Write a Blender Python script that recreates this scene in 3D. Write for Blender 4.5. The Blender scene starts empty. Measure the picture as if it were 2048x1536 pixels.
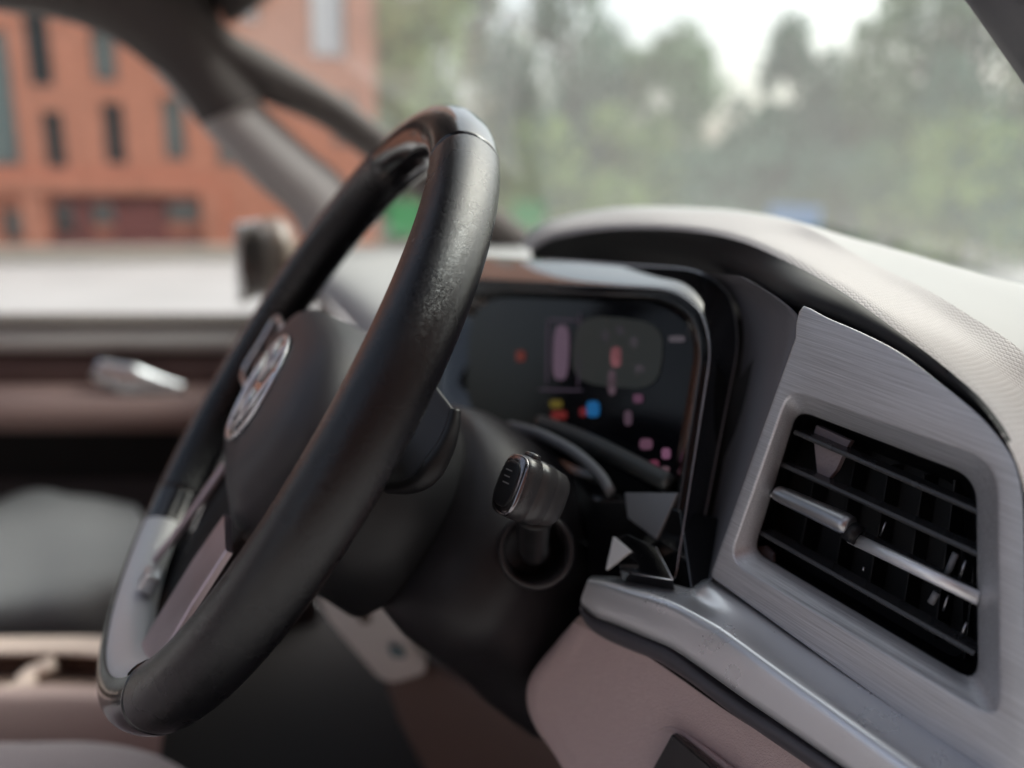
import bpy, bmesh, math, random
from mathutils import Vector, Matrix
random.seed(7)
sc = bpy.context.scene
rad = math.radians

# ------------------------------------------------------------------ camera, sky, sun, exposure
cam_loc = Vector((.487, -.033, .131))
cam_rot = Matrix.Rotation(rad(70.1), 3, 'Z') @ Matrix.Rotation(rad(90 - 14.57), 3, 'X') @ Matrix.Rotation(rad(1.4), 3, 'Z')
FPX = 1643.7
cd = bpy.data.cameras.new('camera'); cam = bpy.data.objects.new('camera', cd)
sc.collection.objects.link(cam)
cam.matrix_world = Matrix.Translation(cam_loc) @ cam_rot.to_4x4()
cd.sensor_width = 36; cd.lens = FPX / 2048 * 36
cd.clip_start = .01; cd.clip_end = 3000
cd.dof.use_dof = True; cd.dof.focus_distance = .365; cd.dof.aperture_fstop = 2.9; cd.dof.aperture_blades = 0
sc.camera = cam

world = bpy.data.worlds.new('World'); sc.world = world; world.use_nodes = True
nt = world.node_tree; bg = nt.nodes['Background']
sky = nt.nodes.new('ShaderNodeTexSky'); sky.sky_type = 'NISHITA'; sky.sun_disc = False
sky.sun_elevation = rad(48); sky.sun_rotation = rad(-20)
sky.air_density = 1.0; sky.dust_density = 6.0; sky.ozone_density = 1.0
hs = nt.nodes.new('ShaderNodeHueSaturation'); hs.inputs['Saturation'].default_value = .6
nt.links.new(sky.outputs[0], hs.inputs['Color']); nt.links.new(hs.outputs[0], bg.inputs[0])
bg.inputs[1].default_value = .15
sd = bpy.data.lights.new('sun', 'SUN'); sd.energy = 1.1; sd.angle = rad(18); sd.color = (1, .98, .95)
so = bpy.data.objects.new('sun', sd); sc.collection.objects.link(so)
so.rotation_euler = (rad(42), 0, rad(160))
sc.view_settings.view_transform = 'Standard'; sc.view_settings.look = 'None'
sc.view_settings.gamma = 1; sc.view_settings.use_curve_mapping = False
sc.view_settings.exposure = .8
sc.cycles.use_denoising = True
sc.cycles.max_bounces = 10; sc.cycles.transparent_max_bounces = 24
sc.cycles.sample_clamp_indirect = 8
sc.cycles.caustics_reflective = False; sc.cycles.caustics_refractive = False

# ------------------------------------------------------------------ helpers
def ray(x, y): return cam_rot @ Vector(((x - 1024) / FPX, -(y - 768) / FPX, -1))
def at(x, y, d): return cam_loc + ray(x, y) * d
def hitx(x, y, X):
    r = ray(x, y); return cam_loc + r * ((X - cam_loc.x) / r.x)
class Pl:
    """a real plane in the cockpit: p0, unit normal towards the driver"""
    def __init__(s, p0, n): s.p, s.n = p0, n.normalized()
    def hit(s, x, y, off=0):
        r = ray(x, y); k = ((s.p + s.n * off - cam_loc).dot(s.n)) / r.dot(s.n); return cam_loc + r * k
def resample(pts, n, smooth=True):
    P = [Vector(p) for p in pts]
    if smooth and len(P) > 2:
        Q = []
        for i in range(len(P) - 1):
            a = P[i - 1] if i else P[0] * 2 - P[1]; b, c = P[i], P[i + 1]
            d = P[i + 2] if i + 2 < len(P) else c * 2 - b
            for k in range(10):
                t = k / 10
                Q.append(.5 * ((2 * b) + (c - a) * t + (2 * a - 5 * b + 4 * c - d) * t * t + (3 * b - a - 3 * c + d) * t ** 3))
        Q.append(P[-1]); P = Q
    L = [0]
    for i in range(1, len(P)): L.append(L[-1] + (P[i] - P[i - 1]).length)
    out, j = [], 0
    for k in range(n):
        s = L[-1] * k / (n - 1)
        while j < len(L) - 2 and L[j + 1] < s: j += 1
        t = (s - L[j]) / max(1e-9, L[j + 1] - L[j]); out.append(P[j].lerp(P[j + 1], min(1, t)))
    return out
def px(pts, pl=None, off=0):
    """pixel polyline -> world: entries (x,y) on plane pl at offset, (x,y,d) at depth d"""
    o = []
    for q in pts:
        o.append(at(*q) if len(q) == 3 else pl.hit(q[0], q[1], off))
    return o
def link(name, me, mat, parent=None, smooth=True):
    if mat: me.materials.append(mat)
    for p in me.polygons: p.use_smooth = smooth
    ob = bpy.data.objects.new(name, me); sc.collection.objects.link(ob)
    if parent is not None:
        ob.parent = parent; ob.matrix_parent_inverse = parent.matrix_world.inverted()
    return ob
def mesh(name, V, F, mat, parent=None, smooth=True, M=None, uv=None):
    me = bpy.data.meshes.new(name); me.from_pydata([tuple(v) for v in V], [], F); 
    if uv:
        l = me.uv_layers.new(name='UVMap')
        for p in me.polygons:
            for li, vi in zip(p.loop_indices, p.vertices): l.data[li].uv = uv[vi]
    bm = bmesh.new(); bm.from_mesh(me); bmesh.ops.recalc_face_normals(bm, faces=bm.faces); bm.to_mesh(me); bm.free()
    ob = link(name, me, mat, parent, smooth)
    if M is not None:
        if parent is not None: ob.matrix_parent_inverse = Matrix()
        if parent is not None: ob.matrix_basis = parent.matrix_world.inverted() @ M
        else: ob.matrix_world = M
    return ob
def loft(name, rows, mat, parent=None, n=60, sub=1, closed=False, smooth=True, thick=0, capends=False, rs=True, bev=0):
    """rows of world points -> surface (rows splined across when sub>1)"""
    R = [resample(r, n) for r in rows] if rs else rows
    n = len(R[0])
    if sub > 1 and len(R) > 2:
        cols = [resample([r[i] for r in R], (len(R) - 1) * sub + 1) for i in range(n)]
        R = [[c[k] for c in cols] for k in range(len(cols[0]))]
    V = [p for r in R for p in r]; F = []; uv = []
    vl = 0
    for j, r in enumerate(R):
        if j: vl += (R[j][n // 2] - R[j - 1][n // 2]).length
        ul = 0
        for i in range(n):
            if i: ul += (r[i] - r[i - 1]).length
            uv.append((ul, vl))
    for j in range(len(R) - 1):
        for i in range(n if closed else n - 1):
            a, b = j * n + i, j * n + (i + 1) % n; F.append((a, b, b + n, a + n))
    if capends: F.append(tuple(range(n - 1, -1, -1))); F.append(tuple(range((len(R) - 1) * n, len(R) * n)))
    o = mesh(name, V, F, mat, parent, smooth, uv=uv)
    if thick:
        m = o.modifiers.new('thick', 'SOLIDIFY'); m.thickness = abs(thick); m.offset = -1 if thick > 0 else 1
    return o
def poly(name, pts, depth, mat, parent=None, bev=.0008, n=None):
    """closed outline of world points given a real thickness along -n"""
    if n is None:
        n = (pts[1] - pts[0]).cross(pts[2] - pts[0]).normalized()
    if n.dot(cam_loc - pts[0]) < 0: n = -n
    bm = bmesh.new(); a = [bm.verts.new(p) for p in pts]; b = [bm.verts.new(p - n * depth) for p in pts]
    bm.faces.new(a); bm.faces.new(b[::-1]); N = len(pts)
    for i in range(N): bm.faces.new((a[i], b[i], b[(i + 1) % N], a[(i + 1) % N]))
    bmesh.ops.recalc_face_normals(bm, faces=bm.faces)
    me = bpy.data.meshes.new(name); bm.to_mesh(me); bm.free()
    o = link(name, me, mat, parent, False)
    if bev:
        m = o.modifiers.new('b', 'BEVEL'); m.width = bev; m.segments = 3; m.limit_method = 'ANGLE'; m.angle_limit = rad(30)
        for p in me.polygons: p.use_smooth = True
        w = o.modifiers.new('w', 'WEIGHTED_NORMAL')
    return o
def box(name, c, s, mat, parent=None, bev=.003, rz=0, M=None):
    bm = bmesh.new(); bmesh.ops.create_cube(bm, size=1)
    for v in bm.verts: v.co = Vector((v.co.x * s[0], v.co.y * s[1], v.co.z * s[2]))
    T = Matrix.Translation(c) @ Matrix.Rotation(rz, 4, 'Z')
    if M is not None: T = M @ T
    bm.transform(T)
    if bev: bmesh.ops.bevel(bm, geom=bm.edges[:], offset=bev, segments=3, affect='EDGES', profile=.6)
    me = bpy.data.meshes.new(name); bm.to_mesh(me); bm.free()
    o = link(name, me, mat, parent, bev > 0)
    if bev: o.modifiers.new('w', 'WEIGHTED_NORMAL')
    return o
def sweep(name, path, radii, mat, parent=None, up=Vector((0, 0, 1)), seg=32, power=2.0, caps=True, n=None):
    """tube through path points; radii = (ra, rb) per point; superellipse section"""
    if n:
        t = resample(path, n); rr = [Vector((r[0], r[1], 0)) for r in radii]
        R2 = resample(rr, n, False) if (rr[0] - rr[-1]).length > 1e-9 or len(set(map(tuple, rr))) > 1 else [rr[0]] * n
        path, radii = t, [(r.x, r.y) for r in R2]
    rows = []
    for i, p in enumerate(path):
        d = (path[min(i + 1, len(path) - 1)] - path[max(i - 1, 0)]).normalized()
        a = d.cross(up).normalized(); b = a.cross(d).normalized()
        row = []
        for k in range(seg):
            t = 2 * math.pi * k / seg; c, s_ = math.cos(t), math.sin(t)
            ex = 2 / power
            row.append(p + a * radii[i][0] * math.copysign(abs(c) ** ex, c) + b * radii[i][1] * math.copysign(abs(s_) ** ex, s_))
        rows.append(row)
    return loft(name, rows, mat, parent, closed=True, rs=False, capends=caps)
def empty(name, loc, label, cat, group=None, kind=None, rot=None):
    o = bpy.data.objects.new(name, None); sc.collection.objects.link(o); o.empty_display_size = .05
    o.matrix_world = Matrix.Translation(loc) if rot is None else Matrix.Translation(loc) @ rot
    o['label'] = label; o['category'] = cat
    if group: o['group'] = group
    if kind: o['kind'] = kind
    return o
def tag(o, label, cat, group=None, kind=None):
    o['label'] = label; o['category'] = cat
    if group: o['group'] = group
    if kind: o['kind'] = kind
    return o

# ------------------------------------------------------------------ materials
def mat(name, col, rough=.5, metal=0, spec=.5, bump=None, coat=0, coatr=.05, emit=None, es=0, var=0, varscale=8, rvar=0, dust=0, sheen=0):
    """bump = list of (kind, scale, strength(m distance)); dust = amount of pale specks lying on it"""
    m = bpy.data.materials.new(name); m.use_nodes = True; t = m.node_tree; N, L = t.nodes, t.links
    b = N['Principled BSDF']; b.inputs['Roughness'].default_value = rough; b.inputs['Metallic'].default_value = metal
    b.inputs['Specular IOR Level'].default_value = spec
    b.inputs['Coat Weight'].default_value = coat; b.inputs['Coat Roughness'].default_value = coatr
    b.inputs['Sheen Weight'].default_value = sheen
    tc = N.new('ShaderNodeTexCoord')
    rgb = N.new('ShaderNodeRGB'); rgb.outputs[0].default_value = (*col, 1); out = rgb.outputs[0]
    if var:
        no = N.new('ShaderNodeTexNoise'); no.inputs['Scale'].default_value = varscale; no.inputs['Detail'].default_value = 5
        L.new(tc.outputs['Object'], no.inputs['Vector'])
        mr = N.new('ShaderNodeMapRange'); mr.inputs['To Min'].default_value = 1 - var; mr.inputs['To Max'].default_value = 1 + var
        mr.inputs['From Min'].default_value = .25; mr.inputs['From Max'].default_value = .75
        L.new(no.outputs[0], mr.inputs[0])
        mx = N.new('ShaderNodeMix'); mx.data_type = 'RGBA'; mx.blend_type = 'MULTIPLY'; mx.inputs[0].default_value = 1
        L.new(out, mx.inputs[6]); L.new(mr.outputs[0], mx.inputs[7]); out = mx.outputs[2]
    if rvar:
        no = N.new('ShaderNodeTexNoise'); no.inputs['Scale'].default_value = 35; no.inputs['Detail'].default_value = 6
        L.new(tc.outputs['Object'], no.inputs['Vector'])
        mr = N.new('ShaderNodeMapRange'); mr.inputs['To Min'].default_value = max(0, rough - rvar); mr.inputs['To Max'].default_value = rough + rvar
        mr.inputs['From Min'].default_value = .3; mr.inputs['From Max'].default_value = .7
        L.new(no.outputs[0], mr.inputs[0]); L.new(mr.outputs[0], b.inputs['Roughness'])
    if dust:
        vo = N.new('ShaderNodeTexVoronoi'); vo.inputs['Scale'].default_value = 420
        L.new(tc.outputs['Object'], vo.inputs['Vector'])
        n2 = N.new('ShaderNodeTexNoise'); n2.inputs['Scale'].default_value = 22; n2.inputs['Detail'].default_value = 3
        L.new(tc.outputs['Object'], n2.inputs['Vector'])
        thr = N.new('ShaderNodeMapRange'); thr.inputs['From Min'].default_value = .45; thr.inputs['From Max'].default_value = .7
        thr.inputs['To Min'].default_value = 0; thr.inputs['To Max'].default_value = .16 * dust
        L.new(n2.outputs[0], thr.inputs[0])
        # per-cell random size
        sep = N.new('ShaderNodeSeparateColor'); L.new(vo.outputs['Color'], sep.inputs[0])
        pw = N.new('ShaderNodeMath'); pw.operation = 'POWER'; pw.inputs[1].default_value = 3; L.new(sep.outputs[0], pw.inputs[0])
        mu = N.new('ShaderNodeMath'); mu.operation = 'MULTIPLY'; L.new(pw.outputs[0], mu.inputs[0]); L.new(thr.outputs[0], mu.inputs[1])
        lt = N.new('ShaderNodeMath'); lt.operation = 'LESS_THAN'; L.new(vo.outputs['Distance'], lt.inputs[0]); L.new(mu.outputs[0], lt.inputs[1])
        mx = N.new('ShaderNodeMix'); mx.data_type = 'RGBA'; L.new(lt.outputs[0], mx.inputs[0]); L.new(out, mx.inputs[6])
        mx.inputs[7].default_value = (.55, .54, .52, 1); out = mx.outputs[2]
    L.new(out, b.inputs['Base Color'])
    if emit: b.inputs['Emission Color'].default_value = (*emit, 1); b.inputs['Emission Strength'].default_value = es
    prev = None
    for kind, scale, dist in (bump or []):
        if kind == 'noise':
            x = N.new('ShaderNodeTexNoise'); x.inputs['Scale'].default_value = scale; x.inputs['Detail'].default_value = 3; o = x.outputs[0]
            L.new(tc.outputs['Object'], x.inputs['Vector'])
        elif kind == 'leather':
            x = N.new('ShaderNodeTexVoronoi'); x.feature = 'DISTANCE_TO_EDGE'; x.inputs['Scale'].default_value = scale
            d = N.new('ShaderNodeTexNoise'); d.inputs['Scale'].default_value = scale * .6
            L.new(tc.outputs['Object'], d.inputs['Vector'])
            vm = N.new('ShaderNodeVectorMath'); vm.operation = 'MULTIPLY_ADD'; vm.inputs[1].default_value = (.9 / scale,) * 3
            L.new(d.outputs['Color'], vm.inputs[0]); L.new(tc.outputs['Object'], vm.inputs[2]); L.new(vm.outputs[0], x.inputs['Vector'])
            mr = N.new('ShaderNodeMapRange'); mr.inputs['From Max'].default_value = .25; L.new(x.outputs[0], mr.inputs[0]); o = mr.outputs[0]
        elif kind == 'weave':
            mp = N.new('ShaderNodeMapping'); mp.vector_type = 'TEXTURE'; mp.inputs['Scale'].default_value = (2.3 / scale, 1 / scale, 1); mp.inputs['Rotation'].default_value = (0, 0, rad(24))
            L.new(tc.outputs['UV'], mp.inputs['Vector'])
            br = N.new('ShaderNodeTexBrick'); br.inputs['Scale'].default_value = 1; br.inputs['Brick Width'].default_value = 1; br.inputs['Row Height'].default_value = 1
            br.inputs['Mortar Size'].default_value = .26; br.inputs['Mortar Smooth'].default_value = 1
            L.new(mp.outputs[0], br.inputs['Vector']); 
            iv = N.new('ShaderNodeMath'); iv.operation = 'SUBTRACT'; iv.inputs[0].default_value = 1; L.new(br.outputs['Fac'], iv.inputs[1]); o = iv.outputs[0]
        bu = N.new('ShaderNodeBump'); bu.inputs['Distance'].default_value = dist; bu.inputs['Strength'].default_value = 1
        L.new(o, bu.inputs['Height'])
        if prev: L.new(prev, bu.inputs['Normal'])
        prev = bu.outputs[0]
    if prev:
        L.new(prev, b.inputs['Normal'])
        if coat: L.new(prev, b.inputs['Coat Normal'])
    return m
def brushed(name, col, rough, s, u, dust=0):
    m = mat(name, col, rough, .62, dust=dust); t = m.node_tree; N, L = t.nodes, t.links; b = N['Principled BSDF']
    tc = [x for x in N if x.type == 'TEX_COORD'][0]
    def dot(v, k):
        d = N.new('ShaderNodeVectorMath'); d.operation = 'DOT_PRODUCT'; d.inputs[1].default_value = tuple(v * k); L.new(tc.outputs['Object'], d.inputs[0]); return d.outputs['Value']
    cx = N.new('ShaderNodeCombineXYZ'); L.new(dot(s, 1), cx.inputs[0]); L.new(dot(u, 60), cx.inputs[1]); L.new(dot(s.cross(u), 60), cx.inputs[2])
    no = N.new('ShaderNodeTexNoise'); no.inputs['Scale'].default_value = 26; no.inputs['Detail'].default_value = 5; no.inputs['Roughness'].default_value = .7
    L.new(cx.outputs[0], no.inputs['Vector'])
    bu = N.new('ShaderNodeBump'); bu.inputs['Distance'].default_value = .0001; L.new(no.outputs[0], bu.inputs['Height']); L.new(bu.outputs[0], b.inputs['Normal'])
    mr = N.new('ShaderNodeMapRange'); mr.inputs['From Min'].default_value = .3; mr.inputs['From Max'].default_value = .7
    mr.inputs['To Min'].default_value = rough - .06; mr.inputs['To Max'].default_value = rough + .1; L.new(no.outputs[0], mr.inputs[0]); L.new(mr.outputs[0], b.inputs['Roughness'])
    src = b.inputs['Base Color'].links[0].from_socket
    m2 = N.new('ShaderNodeMapRange'); m2.inputs['From Min'].default_value = .3; m2.inputs['From Max'].default_value = .7; m2.inputs['To Min'].default_value = .68; m2.inputs['To Max'].default_value = 1.15
    L.new(no.outputs[0], m2.inputs[0])
    mx = N.new('ShaderNodeMix'); mx.data_type = 'RGBA'; mx.blend_type = 'MULTIPLY'; mx.inputs[0].default_value = 1
    L.new(src, mx.inputs[6]); L.new(m2.outputs[0], mx.inputs[7]); L.new(mx.outputs[2], b.inputs['Base Color'])
    return m
def glass(name, tint, refl=1.0, veil=0.0):
    """thin pane: clear transmission, fresnel reflection and a little dirt film"""
    m = bpy.data.materials.new(name); m.use_nodes = True; t = m.node_tree; N, L = t.nodes, t.links
    for x in list(N):
        if x.type != 'OUTPUT_MATERIAL': N.remove(x)
    out = N[0]; tr = N.new('ShaderNodeBsdfTransparent'); tr.inputs[0].default_value = (*tint, 1)
    gl = N.new('ShaderNodeBsdfGlossy'); gl.inputs['Roughness'].default_value = .02
    fr = N.new('ShaderNodeLayerWeight'); fr.inputs[0].default_value = .5
    pw = N.new('ShaderNodeMath'); pw.operation = 'POWER'; pw.inputs[1].default_value = 5; L.new(fr.outputs['Facing'], pw.inputs[0])
    mu = N.new('ShaderNodeMath'); mu.operation = 'MULTIPLY_ADD'; mu.inputs[1].default_value = .9 * refl; mu.inputs[2].default_value = .06 * refl; L.new(pw.outputs[0], mu.inputs[0])
    mx = N.new('ShaderNodeMixShader'); L.new(mu.outputs[0], mx.inputs[0]); L.new(tr.outputs[0], mx.inputs[1]); L.new(gl.outputs[0], mx.inputs[2])
    last = mx
    if veil:
        df = N.new('ShaderNodeBsdfTranslucent'); df.inputs[0].default_value = (.8, .8, .78, 1)
        m2 = N.new('ShaderNodeMixShader'); m2.inputs[0].default_value = veil; L.new(mx.outputs[0], m2.inputs[1]); L.new(df.outputs[0], m2.inputs[2]); last = m2
    L.new(last.outputs[0], out.inputs[0]); return m

grain = mat('grained black leather', (.0055, .0052, .0065), .27, spec=.26, coat=.5, coatr=.14, bump=[('leather', 1250, .00005), ('noise', 70, .00008)], rvar=.02)
smoothl = mat('smooth black leather', (.008, .0075, .009), .2, spec=.4, coat=.6, coatr=.10, bump=[('noise', 900, .000012), ('noise', 100, .0001)], rvar=.06)
blackplas = mat('black plastic', (.010, .0098, .011), .42, spec=.32, bump=[('noise', 1500, .00004)], rvar=.06, dust=.3)
darkplas = mat('dark grey soft plastic', (.028, .027, .029), .55, bump=[('noise', 1800, .00006)], dust=.35, rvar=.05)
hubmat = mat('airbag cover plastic', (.04, .037, .041), .5, bump=[('noise', 1600, .00005)], dust=.25)
colmat = mat('column plastic', (.014, .0125, .0145), .46, spec=.34, bump=[('noise', 1500, .00006)], dust=.15, rvar=.05)
shellmat = mat('cluster shell plastic', (.17, .165, .18), .55, bump=[('noise', 1700, .00008)], dust=.3, rvar=.05)
gloss = mat('piano black', (.004, .004, .005), .04, spec=.6, coat=.6, dust=1.0)
screenm = mat('screen black', (.003, .003, .005), .15, spec=.2)
chrome = mat('satin chrome', (.75, .76, .78), .3, 1, rvar=.04)
pinksil = mat('satin rose silver trim', (.58, .5, .53), .38, 1, rvar=.04)
silver = mat('silver lacquer', (.80, .81, .83), .3, .65, bump=[('noise', 2500, .00002)], coat=.25, coatr=.2, dust=.35, rvar=.05)
lipm = mat('grey violet rounded trim', (.075, .07, .08), .45, bump=[('noise', 1600, .00004)], dust=.5, rvar=.05)
taupe = mat('rose taupe leatherette', (.56, .43, .42), .5, spec=.35, bump=[('leather', 750, .0002), ('noise', 1500, .00004)], var=.03)
taupedk = mat('brown plastic panel', (.16, .115, .10), .6, bump=[('noise', 900, .0001)])
dashband = mat('stitched dash leatherette', (.45, .42, .415), .62, spec=.3, bump=[('weave', 600, .00016), ('noise', 900, .00005)], var=.03)
dashtop = mat('pale smooth dash top', (.43, .425, .42), .7, spec=.3, bump=[('noise', 1400, .00008)], var=.02)
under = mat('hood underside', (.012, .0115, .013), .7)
pillarm = mat('grey brown pillar fabric', (.10, .085, .08), .85, bump=[('noise', 900, .0002)])
pillarl = mat('pale grey pillar trim', (.5, .46, .445), .7, bump=[('noise', 900, .0002)])
rooff = mat('headliner fabric', (.11, .095, .09), .9, bump=[('noise', 900, .0002)])
bodyp = mat('car paint', (.10, .10, .105), .25, .3, coat=1)
seatg = mat('grey seat fabric', (.20, .20, .20), .8, bump=[('noise', 500, .0006)], sheen=.2)
seatp = mat('mauve grey seat fabric', (.22, .19, .205), .75, bump=[('noise', 500, .0006)], sheen=.2)
tan = mat('tan console plastic', (.70, .56, .48), .5, bump=[('noise', 900, .00006)])
tandk = mat('brown tray rubber', (.22, .15, .12), .6)
carpet = mat('black carpet', (.015, .015, .016), .95, bump=[('noise', 300, .002)])
doorm = mat('brown door panel', (.11, .065, .06), .5, bump=[('noise', 700, .0001)])
doort = mat('taupe door armrest', (.30, .2, .18), .5)
consolel = mat('light grey console', (.72, .71, .69), .5)
wscreen = glass('windscreen glass', (.88, .95, .92), .9, .07)
sideglass = glass('side window glass', (.93, .96, .95), 1.0, .02)

# ------------------------------------------------------------------ planes of the cockpit
def upv(deg): return Vector((0, math.sin(rad(deg)), math.cos(rad(deg))))
S = ray(-252, 53).normalized(); UPV = upv(10)
nV = UPV.cross(S).normalized()
if nV.dot(ray(1560, 950)) > 0: nV = -nV
V = Pl(at(1560, 950, .38), nV)
H = ray(26, 458).normalized(); nQ = upv(20).cross(H).normalized()
if nQ.dot(ray(1400, 1000)) > 0: nQ = -nQ
Q = Pl(at(1400, 1000, .425), nQ)
UV_ = nV.cross(S).normalized()
if UV_.z < 0: UV_ = -UV_
brush = brushed('brushed aluminium', (.62, .62, .64), .40, S, UV_, dust=.35)

# ------------------------------------------------------------------ setting: ground
def gz(x, y): return -1.12 - .045 * min(24, max(0, -x - 1.5)) - .01 * min(40, max(0, y - 2))
gv, gf = [], []
xs = [-900, -200, -80, -40, -30] + [-25.5 + 1.5 * i for i in range(18)] + [4, 8, 16, 40, 200, 900]; ys = [-900, -200, -60, -30, -15, -5, 0, 2, 6, 12, 20, 30, 42, 60, 120, 300, 900]
for y in ys:
    for x in xs: gv.append((x, y, gz(x, y)))
for j in range(len(ys) - 1):
    for i in range(len(xs) - 1):
        a = j * len(xs) + i; gf.append((a, a + 1, a + 1 + len(xs), a + len(xs)))
groundm = mat('pale concrete road', (.42, .42, .415), .85, var=.12, varscale=.6)
g = mesh('ground', gv, gf, groundm, smooth=True); g['kind'] = 'structure'; g['label'] = 'pale dry paved street around the car'
def strip(name, y0, y1, x0, x1, dz, m):
    vv, ff = [], []; nx = 14
    for j, y in enumerate([y0, y1]):
        for i in range(nx + 1):
            x = x0 + (x1 - x0) * i / nx; vv.append((x, y, gz(x, y) + dz))
    for i in range(nx): ff.append((i, i + 1, i + 2 + nx, i + 1 + nx))
    o = mesh(name, vv, ff, m, smooth=True); o['kind'] = 'structure'; return o

# brick building seen through the passenger window
brick = mat('orange red brick', (.60, .25, .155), .85, var=.16, varscale=3)
brickdk = mat('dark red brick base', (.22, .07, .06), .85, var=.2, varscale=3)
winf = mat('grey window frame', (.12, .13, .13), .5)
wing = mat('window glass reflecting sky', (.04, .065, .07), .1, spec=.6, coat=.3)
def D2(x, y, d): return at(x, y, d)
BX = -21.0
def bh(x, y, X=BX): return hitx(x, y, X)
b0, b1 = bh(-260, 500), bh(757, 478)
zb = gz(BX, 0) - .3; ztop = 14.0
bl = empty('brick_building', ((BX - 5), (b0.y + b1.y) / 2, zb), 'orange brick building with narrow dark windows seen through the passenger window', 'building')
yl, yr = b0.y - 6, b1.y
wins = []   # (px centre x, y0, y1, width px, pale)
for cx, y0, y1, wd, pale in [(75, 25, 170, 34, 0), (108, 222, 335, 30, 0), (207, 60, 160, 40, 1), (228, 205, 328, 32, 0), (348, 195, 318, 34, 1), (-10, 60, 330, 40, 1), (-130, 60, 330, 40, 0),
                             (490, -60, 40, 46, 2), (655, -80, 112, 66, 2), (690, 190, 290, 44, 1), (560, -330, -130, 50, 2), (690, -330, -130, 50, 2), (348, -60, 120, 36, 1), (207, -200, -30, 36, 1),
                             (130, 405, 470, 42, 0), (205, 405, 450, 46, 1), (365, 385, 445, 64, 1), (30, 420, 480, 40, 1), (455, 230, 330, 36, 1), (560, 260, 330, 34, 1)]:
    p, q = bh(cx - wd / 2, y1), bh(cx + wd / 2, y0); wins.append((p.y, q.y, p.z, q.z, pale))
# wall as one mesh with real openings: grid cut by window rectangles
ysb = sorted({yl, yr} | {w[0] for w in wins} | {w[1] for w in wins}); zsb = sorted({zb, ztop} | {w[2] for w in wins} | {w[3] for w in wins})
vv, ff = [], []
def quad(a, b, c, d): vv.extend([a, b, c, d]); k = len(vv) - 4; ff.append((k, k + 1, k + 2, k + 3))
for i in range(len(ysb) - 1):
    for j in range(len(zsb) - 1):
        cy, cz = (ysb[i] + ysb[i + 1]) / 2, (zsb[j] + zsb[j + 1]) / 2
        if any(w[0] < cy < w[1] and w[2] < cz < w[3] for w in wins): continue
        quad((BX, ysb[i], zsb[j]), (BX, ysb[i + 1], zsb[j]), (BX, ysb[i + 1], zsb[j + 1]), (BX, ysb[i], zsb[j + 1]))
for w in wins:
    X2 = BX - .25
    quad((BX, w[0], w[2]), (BX, w[1], w[2]), (X2, w[1], w[2]), (X2, w[0], w[2])); quad((BX, w[0], w[3]), (BX, w[1], w[3]), (X2, w[1], w[3]), (X2, w[0], w[3]))
    quad((BX, w[0], w[2]), (BX, w[0], w[3]), (X2, w[0], w[3]), (X2, w[0], w[2])); quad((BX, w[1], w[2]), (BX, w[1], w[3]), (X2, w[1], w[3]), (X2, w[1], w[2]))
quad((BX, yr, zb), (BX - 12, yr, zb), (BX - 12, yr, ztop), (BX, yr, ztop)); quad((BX, yl, zb), (BX - 12, yl, zb), (BX - 12, yl, ztop), (BX, yl, ztop))
quad((BX - 12, yl, zb), (BX - 12, yr, zb), (BX - 12, yr, ztop), (BX - 12, yl, ztop)); quad((BX, yl, ztop), (BX, yr, ztop), (BX - 12, yr, ztop), (BX - 12, yl, ztop))
mesh('wall', vv, ff, brick, bl, smooth=False)
wpale = mat('pale green grey window pane', (.22, .30, .28), .5, coat=.6); wwhite = mat('white window pane', (.8, .82, .84), .4, coat=.8)  # panes with an even pale and an even white tone
for w in wins:
    c = Vector((BX - .2, (w[0] + w[1]) / 2, (w[2] + w[3]) / 2)); hy, hz = (w[1] - w[0]) / 2, (w[3] - w[2]) / 2
    fr = None
    vv2, ff2 = [], []
    t_ = .06
    bm = bmesh.new()
    for (cy, cz, sy, sz) in ((c.y, c.z + hz - t_ / 2, hy * 2, t_), (c.y, c.z - hz + t_ / 2, hy * 2, t_), (c.y - hy + t_ / 2, c.z, t_, hz * 2 - 2 * t_), (c.y + hy - t_ / 2, c.z, t_, hz * 2 - 2 * t_)):
        r_ = bmesh.ops.create_cube(bm, size=1); bmesh.ops.scale(bm, vec=(.08, sy, sz), verts=r_['verts']); bmesh.ops.translate(bm, vec=(c.x, cy, cz), verts=r_['verts'])
    me = bpy.data.meshes.new('window'); bm.to_mesh(me); bm.free(); fo = link('window', me, winf, bl, False)
    box('pane', (c.x - .01, c.y, c.z), (.03, hy * 2 - 2 * t_ + .01, hz * 2 - 2 * t_ + .01), (wing, wpale, wwhite)[w[4]], fo, 0)
# ledge band and darker recessed base
l0, l1 = bh(-260, 372), bh(400, 352)
box('ledge', (BX + .12, (l0.y + l1.y) / 2, bh(100, 372).z), (.24, l1.y - l0.y, .28), brick, bl, .01)
p0, p1 = bh(105, 500), bh(405, 395)
bandm = brickdk
for (xa, xb, ya, yb) in [(105, 405, 470, 500)]:
    a, b = bh(xa, yb), bh(xb, ya)
    box('plinth', (BX + .06, (a.y + b.y) / 2, (zb + b.z) / 2), (.12, b.y - a.y, b.z - zb), bandm, bl, 0)
for (xa, xb, ya, yb) in [(152, 180, 395, 468), (232, 330, 392, 468), (108, 400, 382, 402)]:
    a, b = bh(xa, yb), bh(xb, ya)
    box('dark_brick_panel', (BX + .04, (a.y + b.y) / 2, (a.z + b.z) / 2), (.08, b.y - a.y, b.z - a.z), bandm, bl, 0)
for xc in (70, 425):
    a, b = bh(xc - 16, 500), bh(xc + 16, 375)
    box('pier', (BX + .1, (a.y + b.y) / 2, (zb + b.z) / 2), (.2, b.y - a.y, b.z - zb), brick, bl, .01)

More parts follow.
